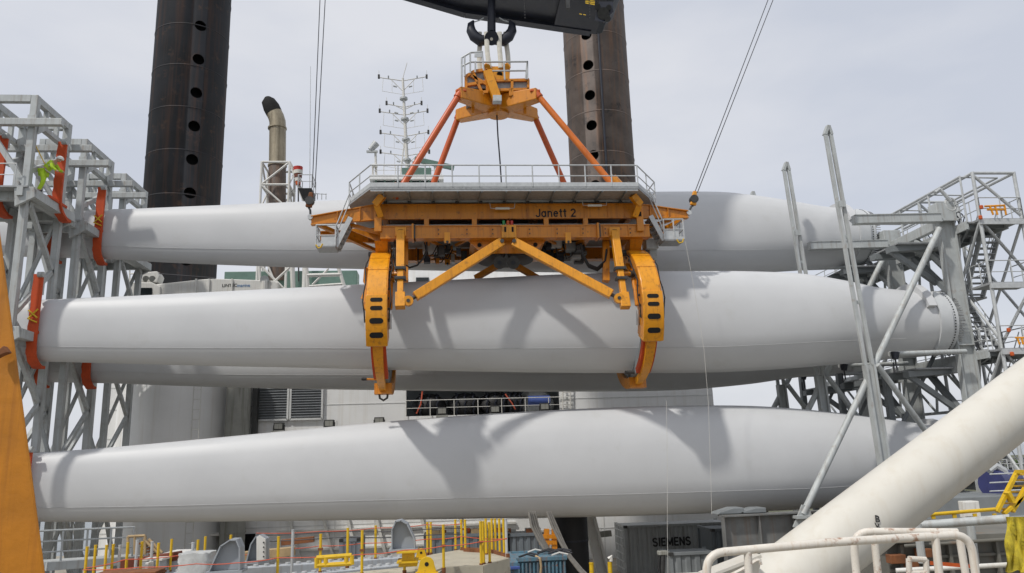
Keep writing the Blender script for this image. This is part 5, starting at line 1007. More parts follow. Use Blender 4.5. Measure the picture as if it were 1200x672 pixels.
# leaning to +X, arms down in front, legs apart
nd = [((0, 0, .92), .13, 1.1), ((.12, 0, 1.12), .15), ((.30, 0, 1.30), .16, 1.2), ((.42, 0, 1.40), .07), ((.48, 0, 1.43), .065), ((.56, -.01, 1.45), .10), ((.62, -.01, 1.42), .085),
      ((-.02, -.12, .88), .10), ((.10, -.15, .48), .075), ((-.08, -.16, .09), .05), ((.08, -.17, .04), .045),
      ((-.02, .12, .88), .10), ((-.10, .15, .48), .075), ((-.26, .16, .09), .05), ((-.10, .17, .04), .045),
      ((.33, -.20, 1.30), .075), ((.42, -.25, 1.05), .055), ((.60, -.20, .90), .042), ((.67, -.18, .86), .04),
      ((.33, .20, 1.30), .075), ((.48, .24, 1.08), .055), ((.68, .18, .98), .042), ((.75, .16, .95), .04)]
ed = [(0, 1), (1, 2), (2, 3), (3, 4), (4, 5), (5, 6), (0, 7), (7, 8), (8, 9), (9, 10), (0, 11), (11, 12), (12, 13), (13, 14), (2, 15), (15, 16), (16, 17), (17, 18), (2, 19), (19, 20), (20, 21), (21, 22)]
skin('body', 'skin', pw, nd, ed)
g = 1.18
jk = [(n[0], n[1]*g)+tuple(n[2:]) for n in (nd[0], nd[1], nd[2], nd[15], nd[16], nd[17], nd[19], nd[20], nd[21])]
skin('jacket', 'hivis', pw, jk, [(0, 1), (1, 2), (2, 3), (3, 4), (4, 5), (2, 6), (6, 7), (7, 8)])
tr = [(n[0], n[1]*1.2) for n in (nd[0], nd[7], nd[8], nd[9], nd[11], nd[12], nd[13])]
skin('trousers', 'hivis', pw, tr, [(0, 1), (1, 2), (2, 3), (0, 4), (4, 5), (5, 6)])
skin('boot', 'boot', pw, [((-.08, -.16, .12), .06), ((-.06, -.16, .05), .055), ((.10, -.17, .045), .045)], [(0, 1), (1, 2)], 1); skin('boot', 'boot', pw, [((-.26, .16, .12), .06), ((-.24, .16, .05), .055), ((-.08, .17, .045), .045)], [(0, 1), (1, 2)], 1)
def local(mb, name, m, par): 
    o3 = V(ORG[par.name]); mb.v = [v_+o3 for v_ in mb.v]; return mb.build(name, m, par, True)
mb = MB(); rg = []
for i in range(7):
    th = math.radians(100-i*16.5); rg.append([V((.58+.15*math.sin(th)*math.cos(a)+.02*math.cos(th), .13*math.sin(th)*math.sin(a), 1.49+.13*math.cos(th)-0.03*math.sin(th)*math.cos(a))) for a in [6.2832*k/16 for k in range(16)]])
mb.sweep(rg, True, True); local(mb, 'helmet', 'helmet', pw)
for z, x in ((1.02, .06), (1.2, .2)):
    mb = MB(); mb.path([V((x+.19*math.cos(a), .19*math.sin(a), z-.14*math.cos(a))) for a in [6.2832*k/14 for k in range(15)]], 0.02, 6); local(mb, 'reflective_band', 'hivis_strip', pw)
MB().path([W0+V((0.1, -0.2, 1.2)), W0+V((-0.2, -0.3, 1.8)), W0+V((-0.4, -0.3, 2.2))], 0.02, 5).build('safety_lanyard', 'safety_yellow', pw)
# ================================================================== near things: pillar, brace tube, handrail
t = thing('yellow_girder', 'close weathered yellow steel girder leaning up beside the rack', 'steel girder', P(20, 690, 3.2))
mb = MB(); mb.prism([P(-90, 120, 3.2), P(-19, 120, 3.2), P(0, 268, 3.2), P(52, 660, 3.2), P(72, 820, 3.2), P(-60, 820, 3.2)], (-0.35, 0.5, 0)); mb.build('box_section', 'pillar_yellow', t, bevel=0.012)
mb = MB(); mb.prism([P(-6, 411, 3.15), P(0, 408, 3.15), P(4, 405, 3.15), P(10, 413, 3.15), P(2, 416, 3.15), P(-6, 420, 3.15)], (0, 0.03, 0)); mb.build('lifting_eye', 'rust', t, bevel=0.004)
MB().box((P(0, 900, 3.2).x-0.2, 3.4, 4.4), (0.8, 0.8, 0.2)).build('foot_plate', 'pillar_yellow', t)
t = thing('brace_tube', 'thick cream-painted steel brace tube rising over the handrail', 'brace tube', P(900, 697, 9.1))
A, B = P(1420, 297, 9.9), P(860, 728, 9.0); mb = MB(); dd = (A-B); mb.tube(B, A, 0.388, 0.388, 64); mb.build('tube', 'cream_tube', t, True)
for f in (0.62,): MB().tube(B+dd*f, B+dd*(f+0.004), 0.393, n=64).build('weld_bead', 'cream_tube', t, True)
MB().box(B+V((-0.3, 0, 0)), (1.4, 1.2, 0.9)).build('tube_socket', 'cream_tube', t, bevel=0.04)
p = P(1032, 611, 8.75); d = dd.normalized(); nrm = (CAM-p).normalized(); 
ax = p-((p-B).dot(d)*d+B); pc = ((p-B).dot(d)*d+B)+ax.normalized()*0.40
text(t, 'paint_mark', 'B', 'text_black', pc+V((-0.04, -0.004, 0.0)), (1, 0, -0.2), (0.2, 0.3, 1), 0.11, 0.002); text(t, 'paint_mark', 'k', 'text_black', pc+V((-0.03, -0.012, -0.085)), (1, 0, 0.25), (0.0, 0.3, 1), 0.11, 0.002)
t = thing('handrail', 'white pipe handrail with rust stains in front of the cream tube', 'handrail', (P(980, 700, 4.7).x, 4.7, 4.4))
YR = 4.6; r = 0.0245
def fillet(pts, n=6, k=0.35):
    out = [pts[0]]
    for i in range(1, len(pts)-1):
        a, b, c = pts[i-1], pts[i], pts[i+1]; la = min(0.12, (b-a).length*k); lc = min(0.12, (c-b).length*k); p0 = b+(a-b).normalized()*la; p1 = b+(c-b).normalized()*lc
        for j in range(n+1): q = j/n; out.append(p0*(1-q)**2+b*2*q*(1-q)+p1*q*q)
    return out+[pts[-1]]
MB().path(fillet([P(836, 760, YR), P(826, 649, YR), P(985, 635, YR), P(1137, 626, YR), P(1155, 760, YR)]), r, 16).build('front_rail', 'rail_white', t, True)
MB().path(fillet([P(1012, 760, YR+0.42), P(999, 623, YR+0.42), P(1122, 624, YR+0.3)]), r, 16).build('rear_rail', 'rail_white', t, True)
for u0_, v0_, u1_, v1_, y in ((876, 643, 882, 760, YR), (1096, 630, 1110, 760, YR), (1024, 626, 1038, 760, YR+0.4), (1124, 627, 1146, 760, YR+0.3)): tube(t, 'post', P(u0_, v0_, y), P(u1_, v1_, y), r*0.95, 'rail_white', n=14)
MB().path(fillet([P(820, 690, YR+0.9), P(870, 668, YR+0.9), P(889, 655, YR+0.9), P(892, 662, YR+0.9)]), 0.012, 6).build('edge_trim', 'rail_white', t)
t = thing('bulwark_plate', 'sloping cream bulwark plate at the foot of the brace tube', 'bulwark', P(860, 690, 8.6))
MB().prism([P(824, 676, 8.6), P(884, 652, 8.6), P(893, 655, 8.6), P(880, 720, 8.6), P(824, 720, 8.6)], (0, 0.2, 0)).build('plate', 'cream_tube', t, bevel=0.01)
MB().beam(P(824, 674, 8.55), P(886, 650, 8.55), 0.3, 0.03, (0, 0, 1)).build('capping', 'cream_tube', t)
# standing platform under the camera
o = MB().box((0.3, 3.6, 4.9), (9, 7.6, 0.2)).build('viewing_deck', 'deck_dark'); struct(o)
# ================================================================== right foreground: hatch, rails, yellow gear
t = thing('hatch_coaming', 'brownish grey ribbed hatch coaming below the yellow railing', 'hatch', (P(1120, 650, 15).x, 15, 0.5))
zt = P(1120, 632, 15).z; x0, x1 = P(1040, 650, 15).x, P(1290, 650, 15).x
MB().box(((x0+x1)/2, 16.5, (zt+0.5)/2), (x1-x0, 3, zt-0.5)).build('coaming_wall', 'hatch', t)
MB().box(((x0+x1)/2, 16.4, zt+0.05), (x1-x0+0.3, 3.3, 0.1)).build('coaming_top', 'hatch', t)
for k in range(5): MB().box(((x0+x1)/2, 14.97, zt-0.3-k*0.22), (x1-x0, 0.07, 0.05)).build('horizontal_rib', 'hatch', t)
for k in range(9): MB().box((x0+(k+0.5)*(x1-x0)/9, 14.95, zt-0.7), (0.06, 0.12, 1.3)).build('vertical_rib', 'hatch', t)
for k, (u, v, w_) in enumerate(((1050, 655, .3), (1068, 662, .2), (1082, 648, .25))): MB().box(P(u, v, 14.8), (w_, 0.2, 0.16)).build('fitting', 'rust', t, bevel=0.01)
t = thing('pipe_rail', 'grey painted pipe rail running along the hatch to the yellow net', 'pipe rail', (P(1130, 640, 14).x, 14, 3))
tube(t, 'top_pipe', P(1060, 617, 14.4), P(1184, 608, 13.2), 0.075, 'rack', n=16); tube(t, 'mid_pipe', P(1060, 640, 14.4), P(1230, 629, 13.0), 0.03, 'hatch', n=12)
for u in (1075, 1137): tube(t, 'post', P(u, 614, 14.0), P(u+6, 660, 14.0), 0.07, 'rack', n=12)
tube(t, 'lower_pipe', P(1050, 669, 13.5), P(1220, 660, 12.8), 0.04, 'white_paint', n=12)
t = thing('yellow_railing', 'yellow safety railing on the deck edge below the rack post', 'railing', (P(1130, 610, 19).x, 19, 4))
tube(t, 'top_rail', P(1080, 604, 19), P(1166, 597, 19), 0.045, 'safety_yellow'); tube(t, 'mid_rail', P(1080, 614, 19), P(1166, 608, 19), 0.03, 'safety_yellow')
for u in (1094, 1119, 1143, 1166): beam(t, 'post', P(u-1, 602, 19), P(u+5, 634, 19), 0.09, 0.04, 'safety_yellow')
t = thing('yellow_ladder', 'steep yellow ladder frame beside the navy machine', 'ladder', (P(1180, 600, 21).x, 21, 3))
for a, b in (((1168, 600), (1192, 553)), ((1186, 600), (1212, 553)), ((1176, 602), (1214, 570))): beam(t, 'stringer', P(*a, 21), P(*b, 21), 0.14, 0.08, 'safety_yellow')
for k in range(7): f = (k+0.5)/7; tube(t, 'rung', P(1168+24*f, 600-47*f, 21), P(1186+26*f, 600-47*f, 21.3), 0.03, 'safety_yellow', n=6)
for a, b in (((1192, 553), (1200, 553)), ((1180, 577), (1186, 588))): beam(t, 'bracket', P(*a, 20.9), P(*b, 20.9), 0.2, 0.1, 'safety_yellow')
# hanging net
mb = MB(); rg = []
for i in range(15):
    f = i/14; row = []
    for k in range(13):
        g_ = k/12; w_ = 0.05*math.sin(k*2.1+i*0.3)+0.03*math.sin(k*5+i*0.9)
        row.append(P(1180+g_*42+1.6*math.sin(i*0.7+k*1.3), 606+f*64+2*math.sin(k*1.4)*f, 12.6+w_))
    rg.append(row)
mb.sweep(rg, False, False); back = [[p+V((0, 0.03, 0)) for p in r_] for r_ in rg]; mb.sweep(back, False, False); o = mb.build('hanging_net', 'net_yellow', None, 'all'); tag(o, 'crumpled yellow net hanging over the pipe rail', 'net')
t = thing('winch_machine', 'navy blue winch with bright pipes on the deck behind the yellow ladder', 'winch', (P(1182, 590, 30).x, 30, 0.5))
tube(t, 'drum', P(1162, 567, 30), P(1186, 567, 30.6), 0.55, 'navy', n=20); tube(t, 'motor', P(1184, 571, 29.8), P(1200, 571, 30), 0.34, 'dark_metal', n=16); MB().box(P(1180, 588, 30), (1.8, 1.4, 0.5)).build('bedplate', 'white_paint', t, bevel=0.03); beam(t, 'stand', P(1180, 592, 30.2), V((P(1180, 592, 30.2).x, 30.2, 0.5)), 1.2, 1.0, 'dark_metal', (0, 1, 0))
MB().path([P(1158, 552, 30), P(1166, 546, 30), P(1176, 552, 30), P(1180, 562, 30)], 0.16, 10).build('duct', 'galv', t, True)
for v in (556, 566, 576): tube(t, 'guard_rail', P(1160, v, 29), P(1204, v-2, 29), 0.03, 'galv', n=6)
t = thing('white_locker', 'small white locker at the foot of the root-end rack', 'locker', P(1136, 600, 26)); MB().box(P(1136, 597, 26), (0.5, 0.4, 0.55)).build('cabinet', 'white_paint', t, bevel=0.02); MB().box(P(1136, 597, 25.78), (0.42, 0.03, 0.46)).build('door', 'white_paint', t, bevel=0.01)
t = thing('dark_hull_block', 'dark steel foundation block behind the yellow railing', 'foundation', (P(1090, 610, 29).x, 29, 0.5))
a = P(1100, 583, 29); MB().box((a.x+1.5, 30, (a.z+0.5)/2), (9, 2.4, a.z-0.5)).build('block', 'rack_dark', t, bevel=0.05); MB().box((a.x+1.5, 28.75, a.z-0.9), (9.1, 0.1, 0.25)).build('rib', 'rack', t)
t = thing('orange_ribbon', 'orange warning ribbon strung along the lower pipe', 'warning tape', P(1110, 665, 13)); beam(t, 'ribbon', P(1090, 660, 12.9), P(1140, 664, 12.9), 0.01, 0.06, 'red_orange')
t = thing('floor_frame', 'small white tubular frame standing below the white handrail', 'frame', P(1076, 672, 12.5))
for a, b in (((1066, 690), (1065, 655)), ((1065, 655), (1085, 656)), ((1085, 656), (1087, 690)), ((1066, 672), (1086, 672))): tube(t, 'bar', P(*a, 12.5), P(*b, 12.5), 0.045, 'rail_white')
# ================================================================== containers and machines on the main deck
def container(name, label, u, v, Y, L_, H_, D_, m, nr, grp=None, doors=False, xoff=0):
    c = P(u, v, Y); x0 = c.x; z1 = c.z; z0 = z1-H_
    t = thing(name, label, 'container', (x0+L_/2, Y, z0), grp)
    MB().box((x0+L_/2, Y+D_/2, (z0+z1)/2), (L_-0.1, D_-0.1, H_-0.1)).build('side_sheet', m, t)
    for k in range(nr):
        x = x0+0.2+(k+0.5)*(L_-0.4)/nr; w_ = (L_-0.4)/nr; mb = MB(); mb.prism([(x-w_*0.36, Y+0.052, z0+0.15), (x-w_*0.2, Y+0.0, z0+0.15), (x+w_*0.2, Y+0.0, z0+0.15), (x+w_*0.36, Y+0.052, z0+0.15)], (0, 0, H_-0.3)); mb.build('corrugation', m, t)
    for x in (x0+0.07, x0+L_-0.07):
        for y in (Y+0.05, Y+D_-0.05): MB().box((x, y, (z0+z1)/2), (0.16, 0.16, H_)).build('corner_post', m, t)
    for z in (z0+0.07, z1-0.06):
        MB().box((x0+L_/2, Y+0.02, z), (L_-0.16, 0.14, 0.13)).build('side_rail', m, t); MB().box((x0+0.04, Y+D_/2, z), (0.14, D_-0.2, 0.13)).build('end_rail', m, t)
    for x in (x0+0.08, x0+L_-0.08):
        for z in (z0+0.08, z1-0.06): MB().box((x, Y+0.0, z), (0.19, 0.19, 0.14)).build('corner_casting', 'dark_metal', t)
    if doors:
        for k in range(4): tube(t, 'lock_rod', (x0-0.03, Y+0.4+k*0.5, z0+0.1), (x0-0.03, Y+0.4+k*0.5, z1-0.1), 0.03, 'galv', n=6)
        for k in range(2): MB().box((x0, Y+0.65+k*1.1, (z0+z1)/2), (0.06, 1.0, H_-0.3)).build('door_leaf', m, t)
        for k in range(6): MB().box((x0-0.05, Y+1.2, z0+0.3+k*0.4), (0.05, 2.1, 0.05)).build('hinge_bar', 'galv', t)
    return t, x0, z0, z1
t, x0, z0, z1 = container('shipping_container', 'grey corrugated shipping container lettered SIEMENS', 731, 616.5, 43.5, 6.06, 2.6, 2.44, 'container_grey', 22, None, True)
q_ = P(765, 640.5, 43.46); letters(t, 'container_lettering', 'SIEMENS', 'text_black', (q_.x, 43.485, q_.z), (1, 0, 0), (0, 0, 1), 0.42, 0.2, 0.03)
if z0 > 0.5: 
    for dx in (0.4, 5.6): MB().box((x0+dx, 44.7, (z0+0.5)/2), (0.4, 2.2, z0-0.5)).build('dunnage', 'dark_metal', t)
t, x0, z0, z1 = container('plant_container', 'dark grey plant container overlapping the lettered container', 833, 620, 39, 3.2, 2.6, 2.2, 'container_slate', 8)
MB().box((x0+1.6, 38.96, z1-0.8), (1.3, 0.06, 0.9)).build('access_panel', 'rack_dark', t, bevel=0.02); 
t, x0, z0, z1 = container('plant_container', 'low dark grey tank box standing before the lettered container', 784, 648, 36, 2.2, 1.9, 1.6, 'rack_dark', 4)
t = thing('pump_unit', 'small dark pump post in front of the lettered container', 'pump', P(776, 680, 34)); tube(t, 'column', P(775, 690, 34), P(776, 650, 34), 0.13, 'dark_metal', n=12); MB().box(P(776.5, 648, 34), (0.42, 0.3, 0.16)).build('head', 'stained', t, bevel=0.02); MB().path([P(773, 652, 33.9), P(772, 664, 33.9), P(774, 676, 33.9)], 0.05, 6).build('hose', 'black_rubber', t, True)
for i, (u, v, Y, L_, lb) in enumerate(((497, 628, 36, 3.8, 'slate blue low container behind the yellow stanchions'), (593, 626, 36, 1.7, 'slate blue low container next to the grey hoses'), (398, 632, 37, 0.95, 'slate grey cabinet against the white wall strakes'))):
    t, x0, z0, z1 = container('storage_box', lb, u, v, Y, L_, 2.3 if i < 2 else 1.0, 1.8, 'container_slate' if i < 2 else 'bracket_grey', max(3, int(L_*2.5)), 'storage boxes on the main deck')
    if z0 > 0.5: MB().box((x0+L_/2, Y+0.9, (z0+0.5)/2), (L_*0.9, 1.5, z0-0.5)).build('base_frame', 'dark_metal', t)
    if i < 2:
        rnd = random.Random(i)
        for k in range(14 if i == 0 else 7): MB().box((x0+rnd.uniform(0.1, L_-0.1), Y+rnd.uniform(0.1, 0.8), z1+0.08), (rnd.uniform(0.08, 0.5), 0.2, rnd.uniform(0.08, 0.22))).build('lashing_gear', rnd.choice(['rust', 'dark_metal', 'red_orange', 'stained', 'timber']), t, bevel=0.01)
t = thing('rusty_crate', 'rust-stained light blue corrugated steel crate', 'crate', P(630, 690, 24))
a, b = P(601, 656.5, 24), P(663, 656.5, 24); W_ = b.x-a.x
MB().box(((a.x+b.x)/2, 24.85, a.z-0.8), (W_, 1.6, 1.6)).build('crate_body', 'container_blue', t)
n = 14
for k in range(n): x = a.x+(k+0.5)*W_/n; MB().prism([(x-W_/n*0.36, 24.05, a.z-1.6), (x-W_/n*0.2, 23.97, a.z-1.6), (x+W_/n*0.2, 23.97, a.z-1.6), (x+W_/n*0.36, 24.05, a.z-1.6)], (0, 0, 1.5)).build('corrugation', 'container_blue', t)
for y in (24.0, 25.65): MB().box(((a.x+b.x)/2, y, a.z), (W_+0.06, 0.1, 0.1)).build('rim', 'container_blue', t)
for x in (a.x, b.x): MB().box((x, 24.82, a.z), (0.1, 1.6, 0.1)).build('rim', 'container_blue', t)
rnd = random.Random(5)
for k in range(12): q = V((rnd.uniform(a.x, b.x), 24.2+rnd.uniform(0, 1.3), a.z+0.05)); MB().path([q, q+V((0.25, 0.1, 0.06)), q+V((0.5, 0.05, 0.0))], 0.03, 6).build('cable_scrap', rnd.choice(['black_rubber', 'wire', 'rust', 'rope_white']), t, True)
MB().path([P(628, 652, 24.2), P(633, 655, 23.9), P(634, 664, 23.9), P(633, 676, 23.9)], 0.035, 6).build('lashing_strap', 'timber', t, True)
t = thing('blue_bin', 'plain blue steel bin under the end of the tan platform', 'bin', P(592, 690, 23)); MB().box(P(594, 676, 23.3), (0.62, 0.8, 0.9)).build('bin_body', 'container_blue', t, bevel=0.03); MB().box(P(594, 664, 23.2), (0.68, 0.86, 0.07)).build('bin_rim', 'blue_tarp', t, bevel=0.01)
for i, (pp, n_, lb) in enumerate(((((620, 600), (623, 616), (630, 632), (641, 650), (650, 668), (655, 690)), 4, 'bundle of grey hydraulic hoses running down beside the yellow frame'), (((641, 600), (648, 618), (656, 636), (665, 652), (678, 668), (690, 680)), 3, 'bundle of grey hydraulic hoses in front of the dark green column'))):
    t = thing('hose_bundle', lb, 'hoses', P(*pp[-1], 33))
    for k in range(n_): MB().path([P(a+k*2.2+0.6*math.sin(b*0.1+k), b, 33+0.1*k) for a, b in pp], 0.05, 8).build('hose', 'hose', t, True)
t = thing('hose_stand', 'yellow steel frame holding the hoses by the slate box', 'frame', P(648, 680, 34.5))
for u in (641, 650): beam(t, 'upright', P(u, 700, 34.5), P(u-0.5, 620, 34.5), 0.22, 0.22, 'yellow', (0, 1, 0))
for v in (629, 636): beam(t, 'crossbar', P(632, v, 34.45), P(652, v, 34.45), 0.2, 0.16, 'yellow')
t = thing('deck_column', 'dark green-black steel column under the lowest blade', 'column', (P(670, 650, 40).x, 40, 0.5)); c = P(670, 640, 40); tube(t, 'shaft', (c.x, 40, 0.5), (c.x, 40, c.z+4.6), 0.84, 'black_rubber', n=32)
for k in range(3): MB().tube((c.x, 40, 1.2+k*1.6), (c.x, 40, 1.28+k*1.6), 0.86, n=32).build('weld_band', 'black_steel', t, True)
t = thing('raking_beam', 'white inclined steel beam between column and lettered container', 'beam', P(705, 680, 42)); beam(t, 'web', P(688, 600, 42), P(708, 682, 42), 0.55, 0.5, 'white_paint', (0, 1, 0)); beam(t, 'flange', P(694, 600, 41.7), P(715, 682, 41.7), 0.1, 0.9, 'white_paint', (0, 1, 0)); beam(t, 'crosspiece', P(688, 628, 42), P(716, 625, 42), 0.3, 0.3, 'stained')
t = thing('wall_bollard', 'yellow marker bollard by the dark column', 'bollard', P(693, 690, 36)); tube(t, 'post', P(694, 690, 36), P(693, 660, 36), 0.1, 'safety_yellow'); tube(t, 'cap', P(693, 661, 36), P(693, 659.5, 36), 0.11, 'safety_yellow')
t = thing('container_bollard', 'yellow marker bollard with a pale hose beside the lettered container', 'bollard', P(715, 690, 36)); tube(t, 'post', P(716, 690, 36), P(714.5, 659, 36), 0.1, 'safety_yellow'); MB().path([P(713, 655, 36), P(716, 652, 36), P(716, 658, 36)], 0.09, 8).build('hose_elbow', 'white_paint', t, True)
# ================================================================== raised work deck with skid beams and stanchions
ZD = 4.6
def slab(name, pts, z, th, m, par): return MB().prism([G(u, v, z) for u, v in pts], (0, 0, -th)).build(name, m, par)
a0, a1 = G(60, 720, ZD-0.35), G(560, 720, ZD-0.35)
MB().prism([(-22, 7.7, 4.2), (-0.6, 7.7, 4.2), (-0.6, 18.5, 4.2), (-22, 24, 4.2)], (0, 0, -0.25)).build('raised_deck', 'deck_dark'); struct(bpy.data.objects['raised_deck'])
wp = thing('work_platform', 'tan chequer-plate work platform with rust-edged kerbs', 'platform', G(540, 655, ZD))
slab('deck_plate', [(486, 676), (522, 664.5), (566, 662), (596, 653.5), (574, 647), (541, 644), (506, 650), (486, 655)], ZD, 0.22, 'deck_tan', wp)
slab('lower_tread', [(398, 692), (400, 672), (486, 664), (520, 667), (470, 700)], ZD-0.04, 0.14, 'deck_tan', wp)
for a, b in (((541, 645), (574, 647.5)), ((574, 647.5), (596, 653.5)), ((544, 646.5), (575, 648.5))): beam(wp, 'kerb', G(*a, ZD)+V((0, 0, 0.04)), G(*b, ZD)+V((0, 0, 0.04)), 0.07, 0.09, 'rust', (0, 0, 1))
beam(wp, 'edge_fascia', G(566, 662.5, ZD)+V((0, -0.02, -0.2)), G(596, 654, ZD)+V((0, -0.02, -0.2)), 0.05, 0.4, 'deck_tan', (0, 0, 1)); beam(wp, 'edge_fascia', G(522, 665, ZD)+V((0, -0.02, -0.12)), G(566, 662.5, ZD)+V((0, -0.02, -0.12)), 0.05, 0.24, 'deck_tan', (0, 0, 1))
for u, v in ((566, 664), (522, 667), (594, 655), (505, 651), (574, 648)): q = G(u, v, ZD); beam(wp, 'leg', V((q.x, q.y+0.1, ZD-0.2)), V((q.x, q.y+0.1, 0.5)), 0.16, 0.16, 'deck_tan', (0, 1, 0))
for k in range(5): q = G(562+k*2.2, 667, ZD); tube(wp, 'bolt_head', q+V((0, -0.1, -0.12)), q+V((0, -0.06, -0.12)), 0.02, 'galv', n=6)
def skid(label, a, b, w_, h_, n, par=None):
    A, B = G(*a, ZD), G(*b, ZD); A = V((A.x, A.y, ZD)); B = V((B.x, B.y, ZD)); t = thing('skid_beam', label, 'skid beam', tuple((A+B)/2-V((0, 0, h_))), 'skid beams')
    MB().beam(A-V((0, 0, h_/2)), B-V((0, 0, h_/2)), w_, h_, (0, 0, 1)).build('beam', 'skid', t, bevel=0.02)
    for k in range(n): p = A.lerp(B, (k+0.5)/n); tube(t, 'roller', p, p+V((0, 0, 0.045)), 0.06, 'galv', n=10)
    return t
skid('pale steel skid beam running behind the low yellow rail', (175, 672), (497, 651), 0.34, 0.42, 26); skid('pale steel skid beam in front, leading to the yellow lug', (215, 686), (490, 659), 0.34, 0.34, 24)
# low yellow rail
t = thing('low_rail', 'low yellow rail frame between the skid beams', 'railing', G(395, 668, ZD))
for a, b in (((371, 654), (412, 651)), ((371, 663), (412, 660.5)), ((371, 654), (371, 666)), ((381.5, 653.5), (382, 664)), ((405.5, 651.5), (406, 662)), ((412, 651), (412.5, 662))): tube(t, 'bar', P(*a, 16.6), P(*b, 16.6), 0.045, 'safety_yellow', n=8)
def plate_bracket(name, label, pts, Y, dep, m, grp=None, inner=0.8):
    base = P(pts[0][0], pts[0][1], Y); t = thing(name, label, 'bracket', tuple(base), grp); w_ = [P(u, v, Y) for u, v in pts]
    MB().prism([p+V((0, dep*0.4, 0)) for p in w_], (0, 0.03, 0)).build('web_plate', m, t)
    for i in range(len(w_)-1): 
        a, b = w_[i], w_[i+1]; MB().beam(a+V((0, dep/2, 0)), b+V((0, dep/2, 0)), dep, 0.025, (0, 0, 1) if abs((b-a).normalized().z) < 0.9 else (1, 0, 0)).build('flange', m, t) if False else MB().prism([a, b, b+(b-a).cross(V((0, 1, 0))).normalized()*-0.025, a+(b-a).cross(V((0, 1, 0))).normalized()*-0.025], (0, dep, 0)).build('flange', m, t)
    MB().box(((w_[0].x+w_[-1].x)/2, Y+dep/2, w_[0].z-0.03), (abs(w_[-1].x-w_[0].x)+0.1, dep+0.1, 0.05)).build('base_plate', m, t)
    return t
plate_bracket('support_bracket', 'grey curved-top steel bracket on the yellow pedestal', [(458.5, 644), (458.5, 621), (463, 611), (470, 609.5), (477.5, 614), (486, 632), (486.5, 643)], 17.6, 0.4, 'bracket_grey', 'steel brackets on the skid beams')
plate_bracket('support_bracket', 'grey steel bracket beside the plastic-wrapped pallet', [(244, 670), (257.5, 640), (269, 632.5), (277, 632.5), (281, 642), (281, 668)], 17.2, 0.4, 'bracket_grey', 'steel brackets on the skid beams')
plate_bracket('support_bracket', 'grey steel bracket with a white bolted face beside its larger twin', [(288, 658), (293, 638), (299, 629), (303, 627.5), (311, 632), (311, 657)], 18.2, 0.4, 'bracket_grey', 'steel brackets on the skid beams')
t = thing('bolted_face_plate', 'white bolted plate fixed on the small grey bracket', 'plate', P(305, 657, 18)); MB().prism([P(300.5, 657, 18.1), P(300.5, 630, 18.1), P(304, 627.5, 18.1), P(311, 632, 18.1), P(311, 656, 18.1)], (0, 0.03, 0)).build('plate', 'white_paint', t, bevel=0.004)
for k in range(4): tube(t, 'bolt', P(309, 636+k*5.5, 18.09), P(309, 636+k*5.5, 18.06), 0.02, 'dark_metal', n=6)
t = thing('yellow_pedestal', 'yellow flanged pedestal under the curved grey bracket', 'pedestal', G(478, 665, ZD))
MB().prism([P(467, 665, 17.4), P(467, 658, 17.4), P(471, 657, 17.4), P(471, 646, 17.4), P(485, 645, 17.4), P(485, 656, 17.4), P(489, 657, 17.4), P(489, 664, 17.4)], (0, 0.5, 0)).build('body', 'safety_yellow', t, bevel=0.01)
for v in (645.5, 657): MB().box(P(478, v, 17.6), (0.44, 0.7, 0.03)).build('flange', 'safety_yellow', t)
for (u, v, r_, Y, lb) in ((500, 662, 0.155, 16.9, 'yellow pad eye plate with a round hole next to the pedestal'), (493.5, 648.5, 0.1, 18.6, 'smaller yellow pad eye plate behind the pedestal')):
    t = thing('pad_eye', lb, 'pad eye', P(u, v+4, Y)); c = P(u, v, Y); mb = MB(); pts = [c+V((r_*math.cos(a), 0, r_*math.sin(a))) for a in [math.pi*k/12 for k in range(13)]]+[c+V((-r_*1.3, 0, -r_)), c+V((r_*1.3, 0, -r_))]
    mb.prism(pts, (0, 0.06, 0)); mb.build('plate', 'safety_yellow', t, bevel=0.006); tube(t, 'hole', c+V((0, -0.006, 0.01)), c+V((0, 0.066, 0.01)), r_*0.28, 'hole', n=14)
    MB().box(c+V((0, 0.03, -r_-0.02)), (r_*3, 0.3, 0.04)).build('base', 'safety_yellow', t)
t = thing('wrapped_pallet', 'pallet of goods in crinkled clear plastic wrap', 'pallet', G(226, 672, ZD)); c = P(226, 657, 18)
mb = MB(); rg = []
for i in range(8):
    z = -0.28+0.06*i; rg.append([V((c.x+(0.34+0.02*math.sin(i*2+k))*(1 if math.cos(6.2832*k/20) > 0 else -1)*abs(math.cos(6.2832*k/20))**0.35, 18.3+0.32*(1 if math.sin(6.2832*k/20) > 0 else -1)*abs(math.sin(6.2832*k/20))**0.35, c.z+z+0.015*math.sin(k*3+i))) for k in range(20)])
mb.sweep(rg, True, True); mb.build('wrapped_load', 'plastic_wrap', t, True)
for k in range(3): MB().box((c.x-0.28+k*0.28, 18.3, c.z-0.33), (0.1, 0.6, 0.08)).build('pallet_block', 'timber', t)
MB().box((c.x, 18.3, c.z-0.385), (0.75, 0.66, 0.025)).build('pallet_board', 'timber', t)
t = thing('ribbed_cover', 'white ribbed cover sections next to the wrapped pallet', 'cover', G(185, 676, ZD))
for k in range(9): q = G(171+k*5, 676-k*1.6, ZD); MB().box((q.x, q.y+0.3, ZD+0.13), (0.07, 0.6, 0.34)).build('rib', 'white_paint', t, bevel=0.01)
q0, q1 = G(170, 676, ZD), G(213, 662, ZD); beam(t, 'top_sheet', V((q0.x, q0.y+0.3, ZD+0.32)), V((q1.x, q1.y+0.3, ZD+0.32)), 0.5, 0.04, 'white_paint', (0, 0, 1)); beam(t, 'core', V((q0.x, q0.y+0.3, ZD+0.1)), V((q1.x, q1.y+0.3, ZD+0.1)), 0.4, 0.38, 'skid', (0, 0, 1))
